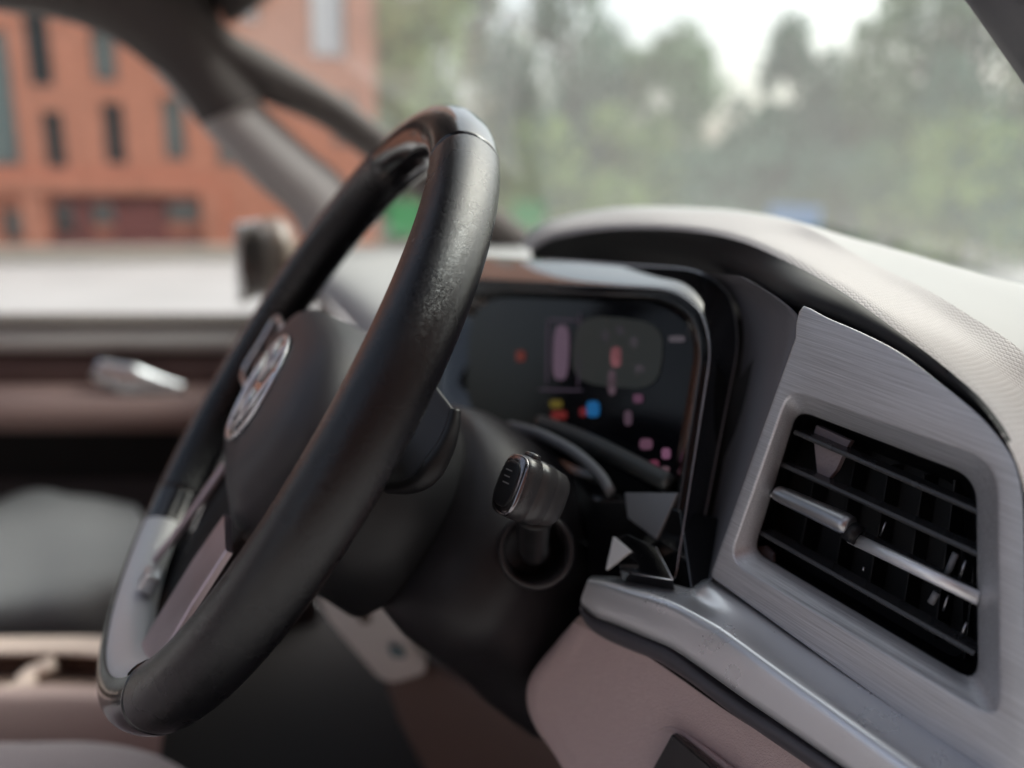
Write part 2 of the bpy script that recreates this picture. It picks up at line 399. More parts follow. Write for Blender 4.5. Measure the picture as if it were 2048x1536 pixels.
bl2 = empty('brick_building', (7.5, 10, -1.2), 'unseen dark brown brick building on the driver side, set close to darken reflections', 'building')  # unseen; brick known from reflections, made close and dark to deepen blacks
wv, wf = [], []
def q2(a, b, c, d): wv.extend([a, b, c, d]); k = len(wv) - 4; wf.append((k, k + 1, k + 2, k + 3))
X0, X1, Y0, Y1, Z0, Z1 = 7.0, 15, -9, 26, -1.3, 9
q2((X0, Y0, Z0), (X0, Y1, Z0), (X0, Y1, Z1), (X0, Y0, Z1)); q2((X0, Y0, Z0), (X1, Y0, Z0), (X1, Y0, Z1), (X0, Y0, Z1)); q2((X0, Y0, Z1), (X0, Y1, Z1), (X1, Y1, Z1), (X1, Y0, Z1)); q2((X0, Y1, Z0), (X1, Y1, Z0), (X1, Y1, Z1), (X0, Y1, Z1))
mesh('wall', wv, wf, mat('brown brick', (.20, .10, .075), .85, var=.2, varscale=3), bl2, smooth=False)
for i in range(8):
    for j in range(3): box('window', (6.98, -6 + i * 4, 1 + j * 2.8), (.08, 1.2, 1.7), wing, bl2, 0)
strip('road', -14, 9, -5, 6.2, .004, mat('unseen dark asphalt', (.05, .05, .052), .9, var=.2, varscale=4))  # unseen asphalt strip, added round the car to darken reflections
# pale low wall / kerb before the building
lw = box('low_wall', (BX + 3.0, yr - 9, gz(BX + 3, 0) + .14), (.35, 34, .34), mat('beige stone', (.45, .40, .33), .9), None, .02)
tag(lw, 'low beige stone wall in front of the orange brick building', 'wall')

# trees beyond the windscreen
bark = mat('bark', (.06, .045, .035), .9)
leafs = [mat('mid green leaves', (.18, .33, .15), .7, var=.45, varscale=.9), mat('yellow green leaves', (.32, .45, .16), .7, var=.4, varscale=.9), mat('blue green leaves', (.14, .28, .19), .7, var=.4, varscale=.9), mat('olive leaves', (.30, .37, .19), .7, var=.4, varscale=.9)]
def crown_mesh(seed, n=5000, slim=1.0):
    r = random.Random(seed); vv, ff = [], []
    clumps = []
    for i in range(26):
        h = r.uniform(0, 1); rr = (math.sin(math.pi * (h * .82 + .12))) ** .7 * r.uniform(.3, .95) * slim; a = r.uniform(0, 6.28)
        clumps.append((rr * math.cos(a) * .5, rr * math.sin(a) * .5, h, r.uniform(.10, .2)))
    for i in range(n):
        c = r.choice(clumps); d = Vector((r.gauss(0, 1), r.gauss(0, 1), r.gauss(0, 1))).normalized() * c[3] * r.uniform(.5, 1.05)
        p = Vector((c[0], c[1], c[2])) + d; s = r.uniform(.014, .034)
        a = Vector((r.gauss(0, 1), r.gauss(0, 1), r.gauss(0, 1))).normalized(); b = a.cross(Vector((r.gauss(0, 1), r.gauss(0, 1), 1))).normalized()
        k = len(vv); vv += [p - a * s, p + b * s * .7, p + a * s, p - b * s * .7]; ff.append((k, k + 1, k + 2, k + 3))
    me = bpy.data.meshes.new('crown'); me.from_pydata([tuple(v) for v in vv], [], ff); return me
def trunk_mesh(seed):
    r = random.Random(seed); bm = bmesh.new()
    def limb(a, b, r0, r1, seg=7):
        d = (b - a).normalized(); s = d.cross(Vector((.3, .9, .1))).normalized(); t = d.cross(s)
        A = [bm.verts.new(a + (s * math.cos(k * 6.283 / seg) + t * math.sin(k * 6.283 / seg)) * r0) for k in range(seg)]
        B = [bm.verts.new(b + (s * math.cos(k * 6.283 / seg) + t * math.sin(k * 6.283 / seg)) * r1) for k in range(seg)]
        for k in range(seg): bm.faces.new((A[k], A[(k + 1) % seg], B[(k + 1) % seg], B[k]))
    p = Vector((0, 0, -.02)); rr = .022
    pts = [p]
    for i in range(5):
        q = p + Vector((r.uniform(-.02, .02), r.uniform(-.02, .02), .2)); limb(p, q, rr, rr * .78); rr *= .78; p = q; pts.append(p)
    for i in range(9):
        a = pts[r.randint(2, 5)]; an = r.uniform(0, 6.28); limb(a, a + Vector((math.cos(an) * .25, math.sin(an) * .25, r.uniform(.1, .28))), .008, .002, 5)
    me = bpy.data.meshes.new('trunk'); bm.to_mesh(me); bm.free(); return me
crowns = {}
trunks = [trunk_mesh(3), trunk_mesh(4)]
for m_ in trunks: m_.materials.append(bark)
def tree(pxx, ytop, d, wpx, kind, label, low=.18, seed=1):
    r = ray(pxx, 400); h = Vector((r.x, r.y, 0)).normalized(); base = cam_loc + h * d; base.z = gz(base.x, base.y)
    rt = ray(pxx, ytop); tz = cam_loc.z + rt.z * d / Vector((rt.x, rt.y, 0)).length; H_ = tz - base.z; wid = wpx / FPX * d
    e = empty('tree', base, label, 'tree', 'trees across the street')
    key = (seed, kind)
    if key not in crowns:
        me = crown_mesh(seed); me.materials.append(leafs[kind]); crowns[key] = me
    c = bpy.data.objects.new('crown', crowns[key]); t = bpy.data.objects.new('trunk', trunks[seed % 2])
    for o, s, z in ((c, (wid, wid, H_ * (1 - low) * .93), H_ * low), (t, (H_ * .9, H_ * .9, H_ * .75), 0)):
        sc.collection.objects.link(o); o.parent = e; o.location = (0, 0, z); o.scale = s; o.rotation_euler = (0, 0, random.uniform(0, 6.28))
TREES = [
 (800, -260, 27, 260, 1, 'tall yellow green tree right beside the brick building'),
 (900, -200, 30, 260, 2, 'tall blue green tree second from the brick building'),
 (985, -60, 34, 170, 3, 'olive tinted tree left of the pale sky gap'),
 (1110, -180, 30, 210, 2, 'tall blue green tree above the left end of the dash hood'),
 (1215, 110, 32, 200, 3, 'olive rounded tree above the crest of the dash hood'),
 (1330, 70, 30, 240, 0, 'broad mid green tree left of the low sky gap'),
 (1440, 265, 33, 150, 2, 'low blue green tree under the low sky gap'),
 (1560, 35, 31, 170, 2, 'slim dark domed tree standing alone against the sky'),
 (1680, 90, 34, 170, 0, 'mid green tree between the domed tree and the tall right tree'),
 (1800, -120, 31, 230, 0, 'tall mid green tree near the driver side pillar'),
 (1930, -200, 28, 260, 2, 'tall blue green tree behind the driver side pillar'),
 (2080, -220, 30, 260, 3, 'olive tall tree at the right edge of the windscreen'),
]
for i, (a, b, c, w_, k, l) in enumerate(TREES): tree(a, b, c, w_ * 1.15, k, l, low=.12, seed=10 + i)
def bush(pxx, ytop, d, wpx, kind, label, seed):
    r = ray(pxx, 400); h = Vector((r.x, r.y, 0)).normalized(); base = cam_loc + h * d; base.z = gz(base.x, base.y)
    rt = ray(pxx, ytop); tz = cam_loc.z + rt.z * d / Vector((rt.x, rt.y, 0)).length
    me = crown_mesh(seed, 1800, 1.4); me.materials.append(leafs[kind])
    o = bpy.data.objects.new('bush', me); sc.collection.objects.link(o); o.location = base; w = wpx / FPX * d
    o.scale = (w, w, tz - base.z); tag(o, label, 'bush', 'bushes along the far roadside')
for i, q in enumerate([(770, 250, 24, 190, 2, 'blue green bush against the corner of the brick building'), (930, 270, 24, 200, 3, 'olive bush below the tall left trees'), (1090, 250, 24, 190, 1, 'yellow green bush above the left end of the dash hood'), (1240, 240, 24, 230, 1, 'yellow green bush over the hood crest'),
                       (1370, 300, 25, 220, 2, 'blue green bush in the middle of the windscreen'), (1500, 300, 25, 240, 2, 'dark blue green bush below the domed tree'), (1640, 280, 25, 220, 2, 'dusky bush right of the domed tree'), (1770, 300, 24, 200, 0, 'mid green bush near the right end of the road'), (1940, 240, 22, 230, 1, 'bright yellow green bush by the driver side pillar'), (2090, 260, 24, 200, 2, 'dark bush at the right edge of the windscreen')]):
    bush(*q, seed=60 + i)
# far wood closing the view between the trunks
me = bpy.data.meshes.new('far_wood'); rr = random.Random(5); vv, ff = [], []
for i in range(9000):
    pxx = rr.uniform(755, 2250); d = rr.uniform(40, 48); r = ray(pxx, 400); h = Vector((r.x, r.y, 0)).normalized(); p = cam_loc + h * d
    topy = 330 + 40 * math.sin(pxx / 90) + 25 * math.sin(pxx / 37 + 1); zt = cam_loc.z + (355 - topy + 40) / FPX * d
    p.z = rr.uniform(-2.6, max(-1, zt)); s = rr.uniform(.3, .6)
    a = Vector((rr.gauss(0, 1), rr.gauss(0, 1), rr.gauss(0, 1))).normalized(); b = a.cross(Vector((rr.gauss(0, 1), .3, 1))).normalized()
    k = len(vv); vv += [tuple(p - a * s), tuple(p + b * s), tuple(p + a * s), tuple(p - b * s)]; ff.append((k, k + 1, k + 2, k + 3))
me.from_pydata(vv, [], ff); o = link('far_wood', me, leafs[2], None, False); tag(o, 'hazy far wood closing the view behind the trees', 'wood', kind='stuff')
# small coloured boards beyond the road
def board(pxx, y0, y1, w, d, m, label, name='sign_board'):
    r = ray(pxx, 400); h = Vector((r.x, r.y, 0)).normalized(); base = cam_loc + h * d; base.z = gz(base.x, base.y)
    def zz(y): rt = ray(pxx, y); return cam_loc.z + rt.z * d / Vector((rt.x, rt.y, 0)).length
    z0, z1 = zz(y1), zz(y0); ww = w / FPX * d; an = math.atan2(h.y, h.x) + math.pi / 2
    e = empty(name, base, label, 'sign', 'coloured sign boards beyond the road')
    box('panel', (base.x, base.y, (z0 + z1) / 2), (ww, .04, z1 - z0), m, e, .01, rz=an)
    for s in (-.35, .35):
        p = base + Vector((math.cos(an), math.sin(an), 0)) * ww * s
        box('post', (p.x, p.y, (base.z + z0) / 2), (.05, .05, z0 - base.z), winf, e, 0)
greenb = mat('bright green board', (.10, .42, .15), .5, emit=None); blueb = mat('pale blue board', (.12, .33, .62), .5)
board(812, 405, 470, 66, 14, greenb, 'bright green sign board seen through the steering wheel')
board(1058, 405, 462, 60, 15, greenb, 'bright green sign board left of the dash hood')
board(1592, 412, 460, 90, 18, blueb, 'pale blue sign board just above the dash')

# ------------------------------------------------------------------ car body round the cabin
XL = -1.05; XR = .33
cb = empty('car_body', (-.36, 0, -.9), 'grey brown cabin shell of the car with pillars and headliner round the cockpit', 'car')
def pil(name, ptsA, ptsB, mat_, X=XL, th=.05, smooth=True):
    A = [hitx(x, y, X) for x, y in ptsA]; B = [hitx(x, y, X) for x, y in ptsB]
    Am = [p + Vector((-th * .2, 0, 0)) for p in A]
    mid = [a.lerp(b, .5) + Vector((th, 0, 0)) for a, b in zip(resample(A, 40), resample(B, 40))]
    rows = [resample(A, 40), [a.lerp(b, .2) + Vector((th * .7, 0, 0)) for a, b in zip(resample(A, 40), resample(B, 40))], mid, [a.lerp(b, .8) + Vector((th * .7, 0, 0)) for a, b in zip(resample(A, 40), resample(B, 40))], resample(B, 40)]
    rows.append([b + Vector((-.06, 0, 0)) for b in rows[4]]); rows.append([a + Vector((-.06, 0, 0)) for a in rows[0]])
    o = loft(name, rows + [rows[0]], mat_, cb, rs=False); return o
# header + forward (windscreen) pillar
pil('windscreen_pillar', [(395, -40), (450, 50), (545, 108), (680, 190), (775, 262), (900, 350), (1060, 462)], [(330, 60), (420, 130), (520, 195), (640, 245), (745, 320), (880, 420), (1010, 520)], pillarm)
pil('side_header', [(-300, -190), (-100, -170), (100, -140), (250, -90), (395, -40), (470, 90), (545, 190)], [(-300, 0), (-100, -5), (0, 12), (100, 27), (200, 62), (300, 132), (400, 250)], pillarm, th=.06)
pil('quarter_pillar', [(470, 90), (520, 200), (560, 245), (620, 300), (695, 370), (710, 470)], [(300, 132), (400, 250), (470, 325), (520, 375), (590, 440), (620, 520)], pillarl, th=.045)
# driver side pillar at the top right
rp = [at(2300, 560, .36), at(2150, 330, .34), at(2050, 172, .335), at(1930, 0, .325), at(1840, -130, .315), Vector((.315, .02, .34)), Vector((.30, -.10, .42))]
rp2 = [at(2600, 560, .33), at(2440, 330, .31), at(2330, 172, .305), at(2210, 0, .295), at(2110, -130, .285), Vector((.36, .0, .34)), Vector((.345, -.12, .42))]
loft('driver_pillar', [rp, [a.lerp(b, .3) + Vector((0, -.012, 0)) for a, b in zip(rp, rp2)], rp2, [b + Vector((.03, .03, .02)) for b in rp2], [a + Vector((.02, .03, .02)) for a in rp], rp], mat('grey driver pillar trim', (.12, .12, .125), .7, bump=[('noise', 900, .0001)]), cb, sub=3)
# glass
wl0, wl1 = hitx(1060, 470, XL), hitx(450, 50, XL)
def wpt(x, t):
    p = wl0.lerp(wl1, t); b = 1 - ((x + .36) / .7) ** 2; return Vector((x, p.y + .10 * b, p.z + .03 * b))
rows = [[wpt(XL + (XR - XL) * i / 20, t / 8) for i in range(21)] for t in range(0, 9)]
loft('windscreen', rows, wscreen, cb, rs=False)
def flatpoly(name, pts, m, parent):
    return mesh(name, pts, [tuple(range(len(pts)))], m, parent, False)
flatpoly('quarter_window', [hitx(x, y, XL - .012) for x, y in [(470, 120), (760, 290), (1040, 500), (720, 500)]], sideglass, cb)
# roof
top = wpt(-.36, 1.0)
rows = []
for k in range(7):
    t = k / 6; rows.append([Vector((XL + (XR - .03 - XL) * i / 20, wpt(XL + (XR - XL) * i / 20, 1).y - .02 - .12 * t, wl1.z + .035 + .05 * math.sin(math.pi * min(1, t * .9 + .1)) + .05 * (1 - ((i - 10) / 10) ** 2))) for i in range(21)])
rows[0] = [wpt(XL + (XR - XL) * i / 20, 1.0) for i in range(21)]
loft('headliner', rows, rooff, cb, rs=False, thick=-.03)
rg = [[Vector((XL + .02 + (XR - .05 - XL) * i / 20, wpt(XL + (XR - XL) * i / 20, 1).y - .15 - 1.54 * t, wl1.z + .095 + .05 * (1 - ((i - 10) / 10) ** 2) - .05 * t * t)) for i in range(21)] for t in (0, .25, .5, .75, 1)]
loft('added_glass_roof', rg, glass('tinted roof glass', (.72, .75, .76), .9, .0), cb, rs=False)  # unseen glass roof, added to bring light in from above
# floor and firewall
box('cabin_floor', (-.36, -.35, -.78), (1.5, 1.9, .03), carpet, cb, 0)
box('firewall', (-.36, .66, -.35), (1.5, .03, .68), carpet, cb, 0)
box('centre_pillar', (XR + .02, -.95, -.2), (.06, .22, 1.1), pillarm, cb, .02)
box('centre_pillar', (XL + .0, -.95, -.2), (.06, .22, 1.1), pillarm, cb, .02)
box('rear_wall', (-.36, -1.75, -.2), (1.45, .04, 1.2), rooff, cb, 0)
# bonnet and windscreen base cowl
loft('bonnet', [[Vector((x, y, z)) for x in (-1.1, -.9, -.36, .18, .38)] for y, z in ((.68, -.06), (.9, -.20), (1.3, -.34), (1.6, -.45), (1.7, -.6), (1.72, -.8))], bodyp, cb, n=20, sub=3)

# ------------------------------------------------------------------ passenger door
dr = empty('passenger_door', (XL, -.5, -.75), 'brown passenger door with chrome handle and pale sill', 'car door')
XD = XL
def dband(name, y0, y1, m, x0=-700, x1=640, out=.02, base=0, yy=None):
    A = [hitx(x, y0, XD + base) for x in (x0, 0, 250, x1)]; B = [hitx(x, y1, XD + base) for x in (x0, 0, 250, x1)]
    o = Vector((out, 0, 0)); A = resample(A, 24); B = resample(B, 24); bk = Vector((-.05 - base, 0, 0))
    rows = [[a + bk for a in A], A, [a.lerp(b, .12) + o * .8 for a, b in zip(A, B)], [a.lerp(b, .5) + o for a, b in zip(A, B)], [a.lerp(b, .88) + o * .8 for a, b in zip(A, B)], B, [b + bk for b in B]]
    return loft(name, rows, m, dr, rs=False)
dband('window_sill', 642, 704, mat('pale door sill trim', (.68, .67, .64), .35, coat=.5), out=.03)
dband('window_seal', 636, 650, mat('dark window seal', (.12, .105, .09), .6), out=.034)
dband('upper_panel', 704, 780, doorm, out=.015)
dband('armrest', 770, 858, doort, out=.06, base=.02)
dband('lower_panel', 855, 985, mat('black door pocket', (.008, .008, .009), .8), out=0)
dband('door_bottom', 960, 1500, mat('dark brown door base', (.035, .026, .025), .7), out=.0, base=.01)
hp = [hitx(x, y, XD + .055) for x, y in [(190, 735), (230, 752), (300, 770), (368, 782)]]
sweep('handle', hp, [(.008, .018), (.014, .03), (.014, .028), (.006, .012)], chrome, dr, n=20)
flatpoly('side_window', [hitx(x, y, XL - .02) for x, y in [(-900, 660), (640, 660), (590, 430), (300, 120), (0, -10), (-900, -20)]], sideglass, dr)
# door mirror outside
mr_ = empty('wing_mirror', hitx(520, 560, XL - .12), 'black wing mirror with bright glass outside the passenger window', 'mirror')
c = hitx(520, 518, XL - .17)
def blob(name, c, s, m, parent, M=None, p=2.6, seg=24, rings=14):
    V_, F_ = [], []
    for j in range(rings + 1):
        ph = -math.pi / 2 + math.pi * j / rings
        for i in range(seg):
            th = 2 * math.pi * i / seg; f = lambda a: math.copysign(abs(a) ** (2 / p), a)
            V_.append(Vector((f(math.cos(ph)) * f(math.cos(th)) * s[0], f(math.cos(ph)) * f(math.sin(th)) * s[1], f(math.sin(ph)) * s[2])))
    for j in range(rings):
        for i in range(seg): F_.append((j * seg + i, j * seg + (i + 1) % seg, (j + 1) * seg + (i + 1) % seg, (j + 1) * seg + i))
    T = (M if M is not None else Matrix()); V_ = [Vector(c) + (T @ v if M is not None else v) for v in V_]
    return mesh(name, V_, F_, m, parent)
blob('housing', c + Vector((-.01, .03, -.008)), (.105, .04, .09), mat('beige mirror shell', (.26, .21, .16), .3, coat=.6), mr_)
box('mirror_glass', c + Vector((.01, -.012, .0)), (.17, .014, .15), mat('mirror surface', (.8, .8, .8), .02, 1), mr_, .004, rz=rad(-22))
sweep('mirror_arm', [c + Vector((.05, .03, -.05)), c + Vector((.14, .04, -.09))], [(.02, .015), (.02, .015)], blackplas, mr_)

# ------------------------------------------------------------------ dashboard
db = empty('dashboard', (-.2, .35, -.3), 'pale leatherette dashboard with a stitched hood and silver trim strip', 'dashboard')
lip = px([(1062, 505, 0.790), (1085, 487, 0.750), (1120, 474, 0.705), (1200, 461, 0.635), (1300, 458, 0.565), (1400, 466, 0.505), (1480, 483, 0.465), (1560, 517, 0.428), (1650, 563, 0.394), (1750, 629, 0.362), (1850, 711, 0.336), (1930, 782, 0.318), (1990, 848, 0.303), (2040, 945, 0.292), (2075, 1120, 0.285), (2095, 1300, 0.270), (2110, 1536, 0.260)])
lip2 = px([(1058, 500, 0.796), (1080, 478, 0.756), (1118, 462, 0.711), (1200, 449, 0.641), (1300, 446, 0.571), (1400, 453, 0.511), (1483, 469, 0.471), (1568, 502, 0.434), (1660, 551, 0.400), (1763, 614, 0.368), (1866, 696, 0.342), (1946, 766, 0.324), (2008, 836, 0.309), (2060, 934, 0.298), (2100, 1110, 0.291), (2122, 1290, 0.276), (2140, 1536, 0.266)])
mid = px([(1056, 497, 0.820), (1078, 472, 0.780), (1116, 454, 0.735), (1200, 438, 0.665), (1300, 433, 0.595), (1420, 439, 0.535), (1520, 452, 0.495), (1640, 495, 0.458), (1740, 550, 0.424), (1850, 615, 0.392), (1960, 700, 0.366), (2060, 800, 0.348), (2130, 900, 0.333), (2190, 1010, 0.322), (2230, 1130, 0.315), (2260, 1300, 0.300), (2280, 1536, 0.290)])
ridge = px([(1054, 496, 0.842), (1076, 469, 0.802), (1115, 449, 0.757), (1200, 431, 0.687), (1300, 424, 0.617), (1450, 429, 0.557), (1560, 442, 0.517), (1624, 460, 0.480), (1744, 526, 0.446), (1844, 574, 0.414), (1934, 628, 0.388), (2048, 706, 0.370), (2150, 840, 0.355), (2230, 950, 0.344), (2290, 1080, 0.337), (2330, 1300, 0.322), (2350, 1536, 0.312)])
loft('hood_band', [lip, lip2, mid, ridge], dashband, db, n=160, sub=5)
back = px([(1052, 497, 0.925), (1074, 470, 0.885), (1113, 450, 0.840), (1200, 431, 0.770), (1300, 424, 0.700), (1450, 428, 0.640), (1560, 443, 0.600), (1640, 463, 0.563), (1790, 501, 0.529), (1900, 531, 0.497), (1990, 555, 0.471), (2100, 585, 0.453), (2230, 640, 0.438), (2330, 760, 0.427), (2400, 900, 0.420), (2450, 1100, 0.405), (2480, 1400, 0.395)])
back2 = [Vector((min(p.x, .45) * .9 - .02, .655, -.012)) for p in back]
mid2 = [a.lerp(b, .5) + Vector((0, 0, .002)) for a, b in zip(ridge, back)]
loft('dash_top', [ridge, mid2, back, [a.lerp(b, .5) + Vector((0, 0, .006)) for a, b in zip(back, back2)], back2], dashtop, db, n=120, sub=4)
# passenger side of the dash
ps = []
for (y, z) in ((.655, -.012), (.55, -.012), (.45, -.012), (.28, -.012), (.15, -.02), (.105, -.035), (.10, -.06)):
    ps.append([Vector((x, y + .02 * math.cos((x + .5) * 3), z + .0 * x)) for x in (-1.04, -.8, -.6, -.45, -.32, -.24)])
loft('passenger_dash_top', ps, dashtop, db, n=30, sub=4)
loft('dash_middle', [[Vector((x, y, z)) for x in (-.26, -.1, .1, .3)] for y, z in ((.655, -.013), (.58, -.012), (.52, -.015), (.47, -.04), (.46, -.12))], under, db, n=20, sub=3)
loft('passenger_dash_front', [[Vector((x, y, z)) for x in (-1.04, -.7, -.4, -.24)] for y, z in ((.115, -.062), (.13, -.10), (.16, -.2), (.28, -.36), (.45, -.42))], taupedk, db, n=20, sub=3)
# dark underside of the hood, running back behind the cluster and down behind the vent panel
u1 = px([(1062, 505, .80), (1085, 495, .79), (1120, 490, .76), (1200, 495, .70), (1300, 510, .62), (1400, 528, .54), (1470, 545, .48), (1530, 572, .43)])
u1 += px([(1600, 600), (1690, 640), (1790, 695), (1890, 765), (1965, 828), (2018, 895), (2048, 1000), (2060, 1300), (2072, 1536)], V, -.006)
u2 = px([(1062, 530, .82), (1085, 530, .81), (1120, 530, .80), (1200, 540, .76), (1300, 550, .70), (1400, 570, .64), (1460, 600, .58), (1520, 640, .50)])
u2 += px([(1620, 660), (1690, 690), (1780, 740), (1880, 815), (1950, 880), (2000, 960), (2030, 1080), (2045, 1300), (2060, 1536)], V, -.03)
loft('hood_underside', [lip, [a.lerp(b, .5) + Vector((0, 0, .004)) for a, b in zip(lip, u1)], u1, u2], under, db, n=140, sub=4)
# side shell beside the cluster
sh = [px([(1380, 545), (1440, 565), (1484, 640), (1479, 760), (1452, 900), (1425, 1030), (1395, 1168)], Q, -.036),
      px([(1400, 545), (1462, 572), (1500, 640), (1497, 760), (1470, 900), (1438, 1030), (1402, 1170)], Q, -.030)]
sh += [px([(1480, 552), (1555, 598), (1594, 648), (1574, 742), (1522, 890), (1474, 1020), (1420, 1172)], V, -.006),
      px([(1496, 562), (1566, 606), (1604, 654), (1590, 745), (1538, 890), (1490, 1020), (1432, 1180)], V, -.03)]
loft('cluster_side_shell', sh, shellmat, db, n=60, sub=5)
# silver strip
stop = px([(1182, 1154), (1230, 1155), (1300, 1160), (1345, 1166), (1385, 1173), (1425, 1172), (1500, 1217), (1600, 1287), (1700, 1355), (1800, 1423), (1900, 1491), (2000, 1560)], V, -.001)
tb = px([(1184, 1145), (1230, 1145), (1300, 1150), (1345, 1156), (1385, 1160), (1425, 1160), (1500, 1205), (1600, 1275), (1700, 1343), (1800, 1411), (1900, 1479), (2000, 1548)], V, -.012)
rid = px([(1178, 1158), (1215, 1164), (1270, 1180), (1345, 1204), (1424, 1246), (1490, 1291), (1549, 1333), (1610, 1376), (1674, 1421), (1824, 1528), (1900, 1582), (1990, 1645)], V, .021)
rid2 = px([(1175, 1162), (1210, 1172), (1262, 1189), (1338, 1214), (1416, 1256), (1482, 1301), (1541, 1343), (1602, 1387), (1666, 1432), (1815, 1539), (1890, 1594), (1980, 1657)], V, .0232)
low = px([(1161, 1208), (1190, 1232), (1234, 1249), (1290, 1273), (1344, 1297), (1404, 1337), (1450, 1370), (1499, 1405), (1560, 1447), (1689, 1537), (1770, 1592), (1860, 1655)], V, .0236)
loft('silver_strip', [tb, stop, [a.lerp(b, .5) for a, b in zip(stop, rid)], rid, rid2, [a.lerp(b, .5) + nV * .0008 for a, b in zip(rid2, low)], low, [p - nV * .004 for p in low]], silver, db, n=140, sub=3)
lp0 = px([(1160, 1211), (1189, 1235), (1233, 1252), (1289, 1276), (1342, 1300), (1402, 1346), (1448, 1381), (1497, 1415), (1558, 1453), (1687, 1540), (1768, 1595), (1858, 1658)], V, .0216)
lp1 = px([(1160, 1220), (1182, 1248), (1222, 1268), (1280, 1290), (1334, 1314), (1392, 1357), (1440, 1392), (1488, 1428), (1550, 1466), (1668, 1545), (1750, 1602), (1840, 1665)], V, .0252)
lp2 = px([(1163, 1232), (1178, 1256), (1212, 1279), (1262, 1301), (1310, 1320), (1368, 1356), (1412, 1388), (1455, 1421), (1520, 1466), (1618, 1533), (1700, 1588), (1790, 1652)], V, .019)
lp3 = px([(1175, 1232), (1190, 1252), (1220, 1272), (1270, 1294), (1318, 1313), (1376, 1349), (1420, 1380), (1463, 1413), (1528, 1458), (1626, 1525), (1708, 1580), (1798, 1644)], V, -.01)
loft('strip_underlip', [[p - nV * .004 for p in lp0], lp0, lp1, lp2, lp3], lipm, db, n=140, sub=4)
# backing behind everything so no gap shows light
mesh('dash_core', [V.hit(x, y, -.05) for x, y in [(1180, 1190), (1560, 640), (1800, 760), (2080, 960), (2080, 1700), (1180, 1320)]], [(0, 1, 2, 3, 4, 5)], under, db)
# taupe knee panel
kA = px([(1152, 1236), (1110, 1288), (1068, 1345), (1058, 1390), (1070, 1440), (1105, 1500), (1150, 1560), (1210, 1640)], V, .016)
kAb = [p - nV * .06 + Vector((-.01, 0, 0)) for p in kA]
kB = px([(1185, 1262), (1150, 1305), (1108, 1355), (1098, 1395), (1110, 1445), (1148, 1505), (1193, 1565), (1250, 1645)], V, .018)
kC = px([(1290, 1310), (1262, 1350), (1235, 1390), (1225, 1425), (1235, 1470), (1265, 1520), (1300, 1575), (1350, 1650)], V, .015)
kD = px([(1480, 1440), (1465, 1462), (1440, 1480), (1425, 1495), (1430, 1520), (1450, 1550), (1480, 1600), (1520, 1660)], V, .009)
kE = px([(1660, 1540), (1650, 1560), (1640, 1590), (1630, 1600), (1630, 1620), (1636, 1640), (1650, 1680), (1670, 1720)], V, .006)
loft('knee_panel', [kAb, kA, kB, kC, kD, kE], taupe, db, n=40, sub=5)
# moulded crease and black switch panel at the bottom
sweep('knee_crease', px([(1190, 1536), (1262, 1490), (1318, 1464), (1350, 1458), (1398, 1490), (1470, 1545), (1560, 1610)], V, .0105), [(.0016, .0016)] * 7, taupe, db, n=40)
swp = [V.hit(x, y, o_) for x, y, o_ in [(1343, 1468, .0185), (1300, 1545, .0185), (1310, 1620, .0185), (1520, 1620, .0185), (1432, 1545, .0185)]]
o = poly('light_switch_panel', swp, .004, gloss, db, bev=.0008)
o['label'] = 'glossy black pointed switch panel'

# ------------------------------------------------------------------ air vent
av = empty('air_vent', V.hit(1740, 1080), 'brushed aluminium air vent with dark slats and a chrome handle', 'air vent')
def rr_corners(c, r, k=8):
    """rounded closed outline in pixels from corner list"""
    out = []; n = len(c)
    for i in range(n):
        p = Vector(c[i]); a = (Vector(c[i - 1]) - p); b = (Vector(c[(i + 1) % n]) - p); ri = r[i] if isinstance(r, (list, tuple)) else r
        A, B = p + a.normalized() * ri, p + b.normalized() * ri
        for j in range(k + 1):
            t = j / k; out.append(A * (1 - t) ** 2 + p * 2 * t * (1 - t) + B * t * t)
    return out
def cast(loop, ctr, n=240):
    res = []; m = len(loop)
    for k in range(n):
        a = 2 * math.pi * k / n; d = Vector((math.cos(a), math.sin(a))); best = None
        for i in range(m):
            p, q = Vector(loop[i][:2]) - ctr, Vector(loop[(i + 1) % m][:2]) - ctr; e = q - p; den = d.x * e.y - d.y * e.x
            if abs(den) < 1e-9: continue
            t = (p.x * e.y - p.y * e.x) / den; u = (p.x * d.y - p.y * d.x) / den
            if t > 0 and -1e-6 <= u <= 1 + 1e-6 and (best is None or t < best): best = t
        res.append(ctr + d * (best or 1))
    return res
ctr = Vector((1745, 1075))
outl = [(1610, 610), (1652, 634), (1730, 668), (1808, 710), (1886, 770), (1964, 834), (2018, 900), (2040, 952), (2050, 1040), (2054, 1300), (2060, 1600)]
outl = [tuple(p) for p in resample([Vector((*p, 0)) for p in outl], 60)]
outl = [(p[0], p[1]) for p in outl] + [(2060, 1616), (1424, 1155), (1422, 1148), (1592, 674), (1593, 645), (1600, 618)]
L0 = cast(outl, ctr)
L1c = rr_corners([(1580, 783), (1992, 925), (1998, 1440), (1462, 1120)], [34, 66, 56, 38])
L1 = cast(L1c, ctr)
L1b = cast(rr_corners([(1586, 793), (1982, 937), (1989, 1418), (1476, 1114)], [32, 60, 52, 34]), ctr)
L2 = cast(rr_corners([(1594, 818), (1954, 955), (1958, 1370), (1507, 1102)], [30, 52, 50, 26]), ctr)
def on(loop, off): return [V.hit(p.x, p.y, off) for p in loop]
L01 = [a.lerp(b, .5) for a, b in zip(L0, L1)]
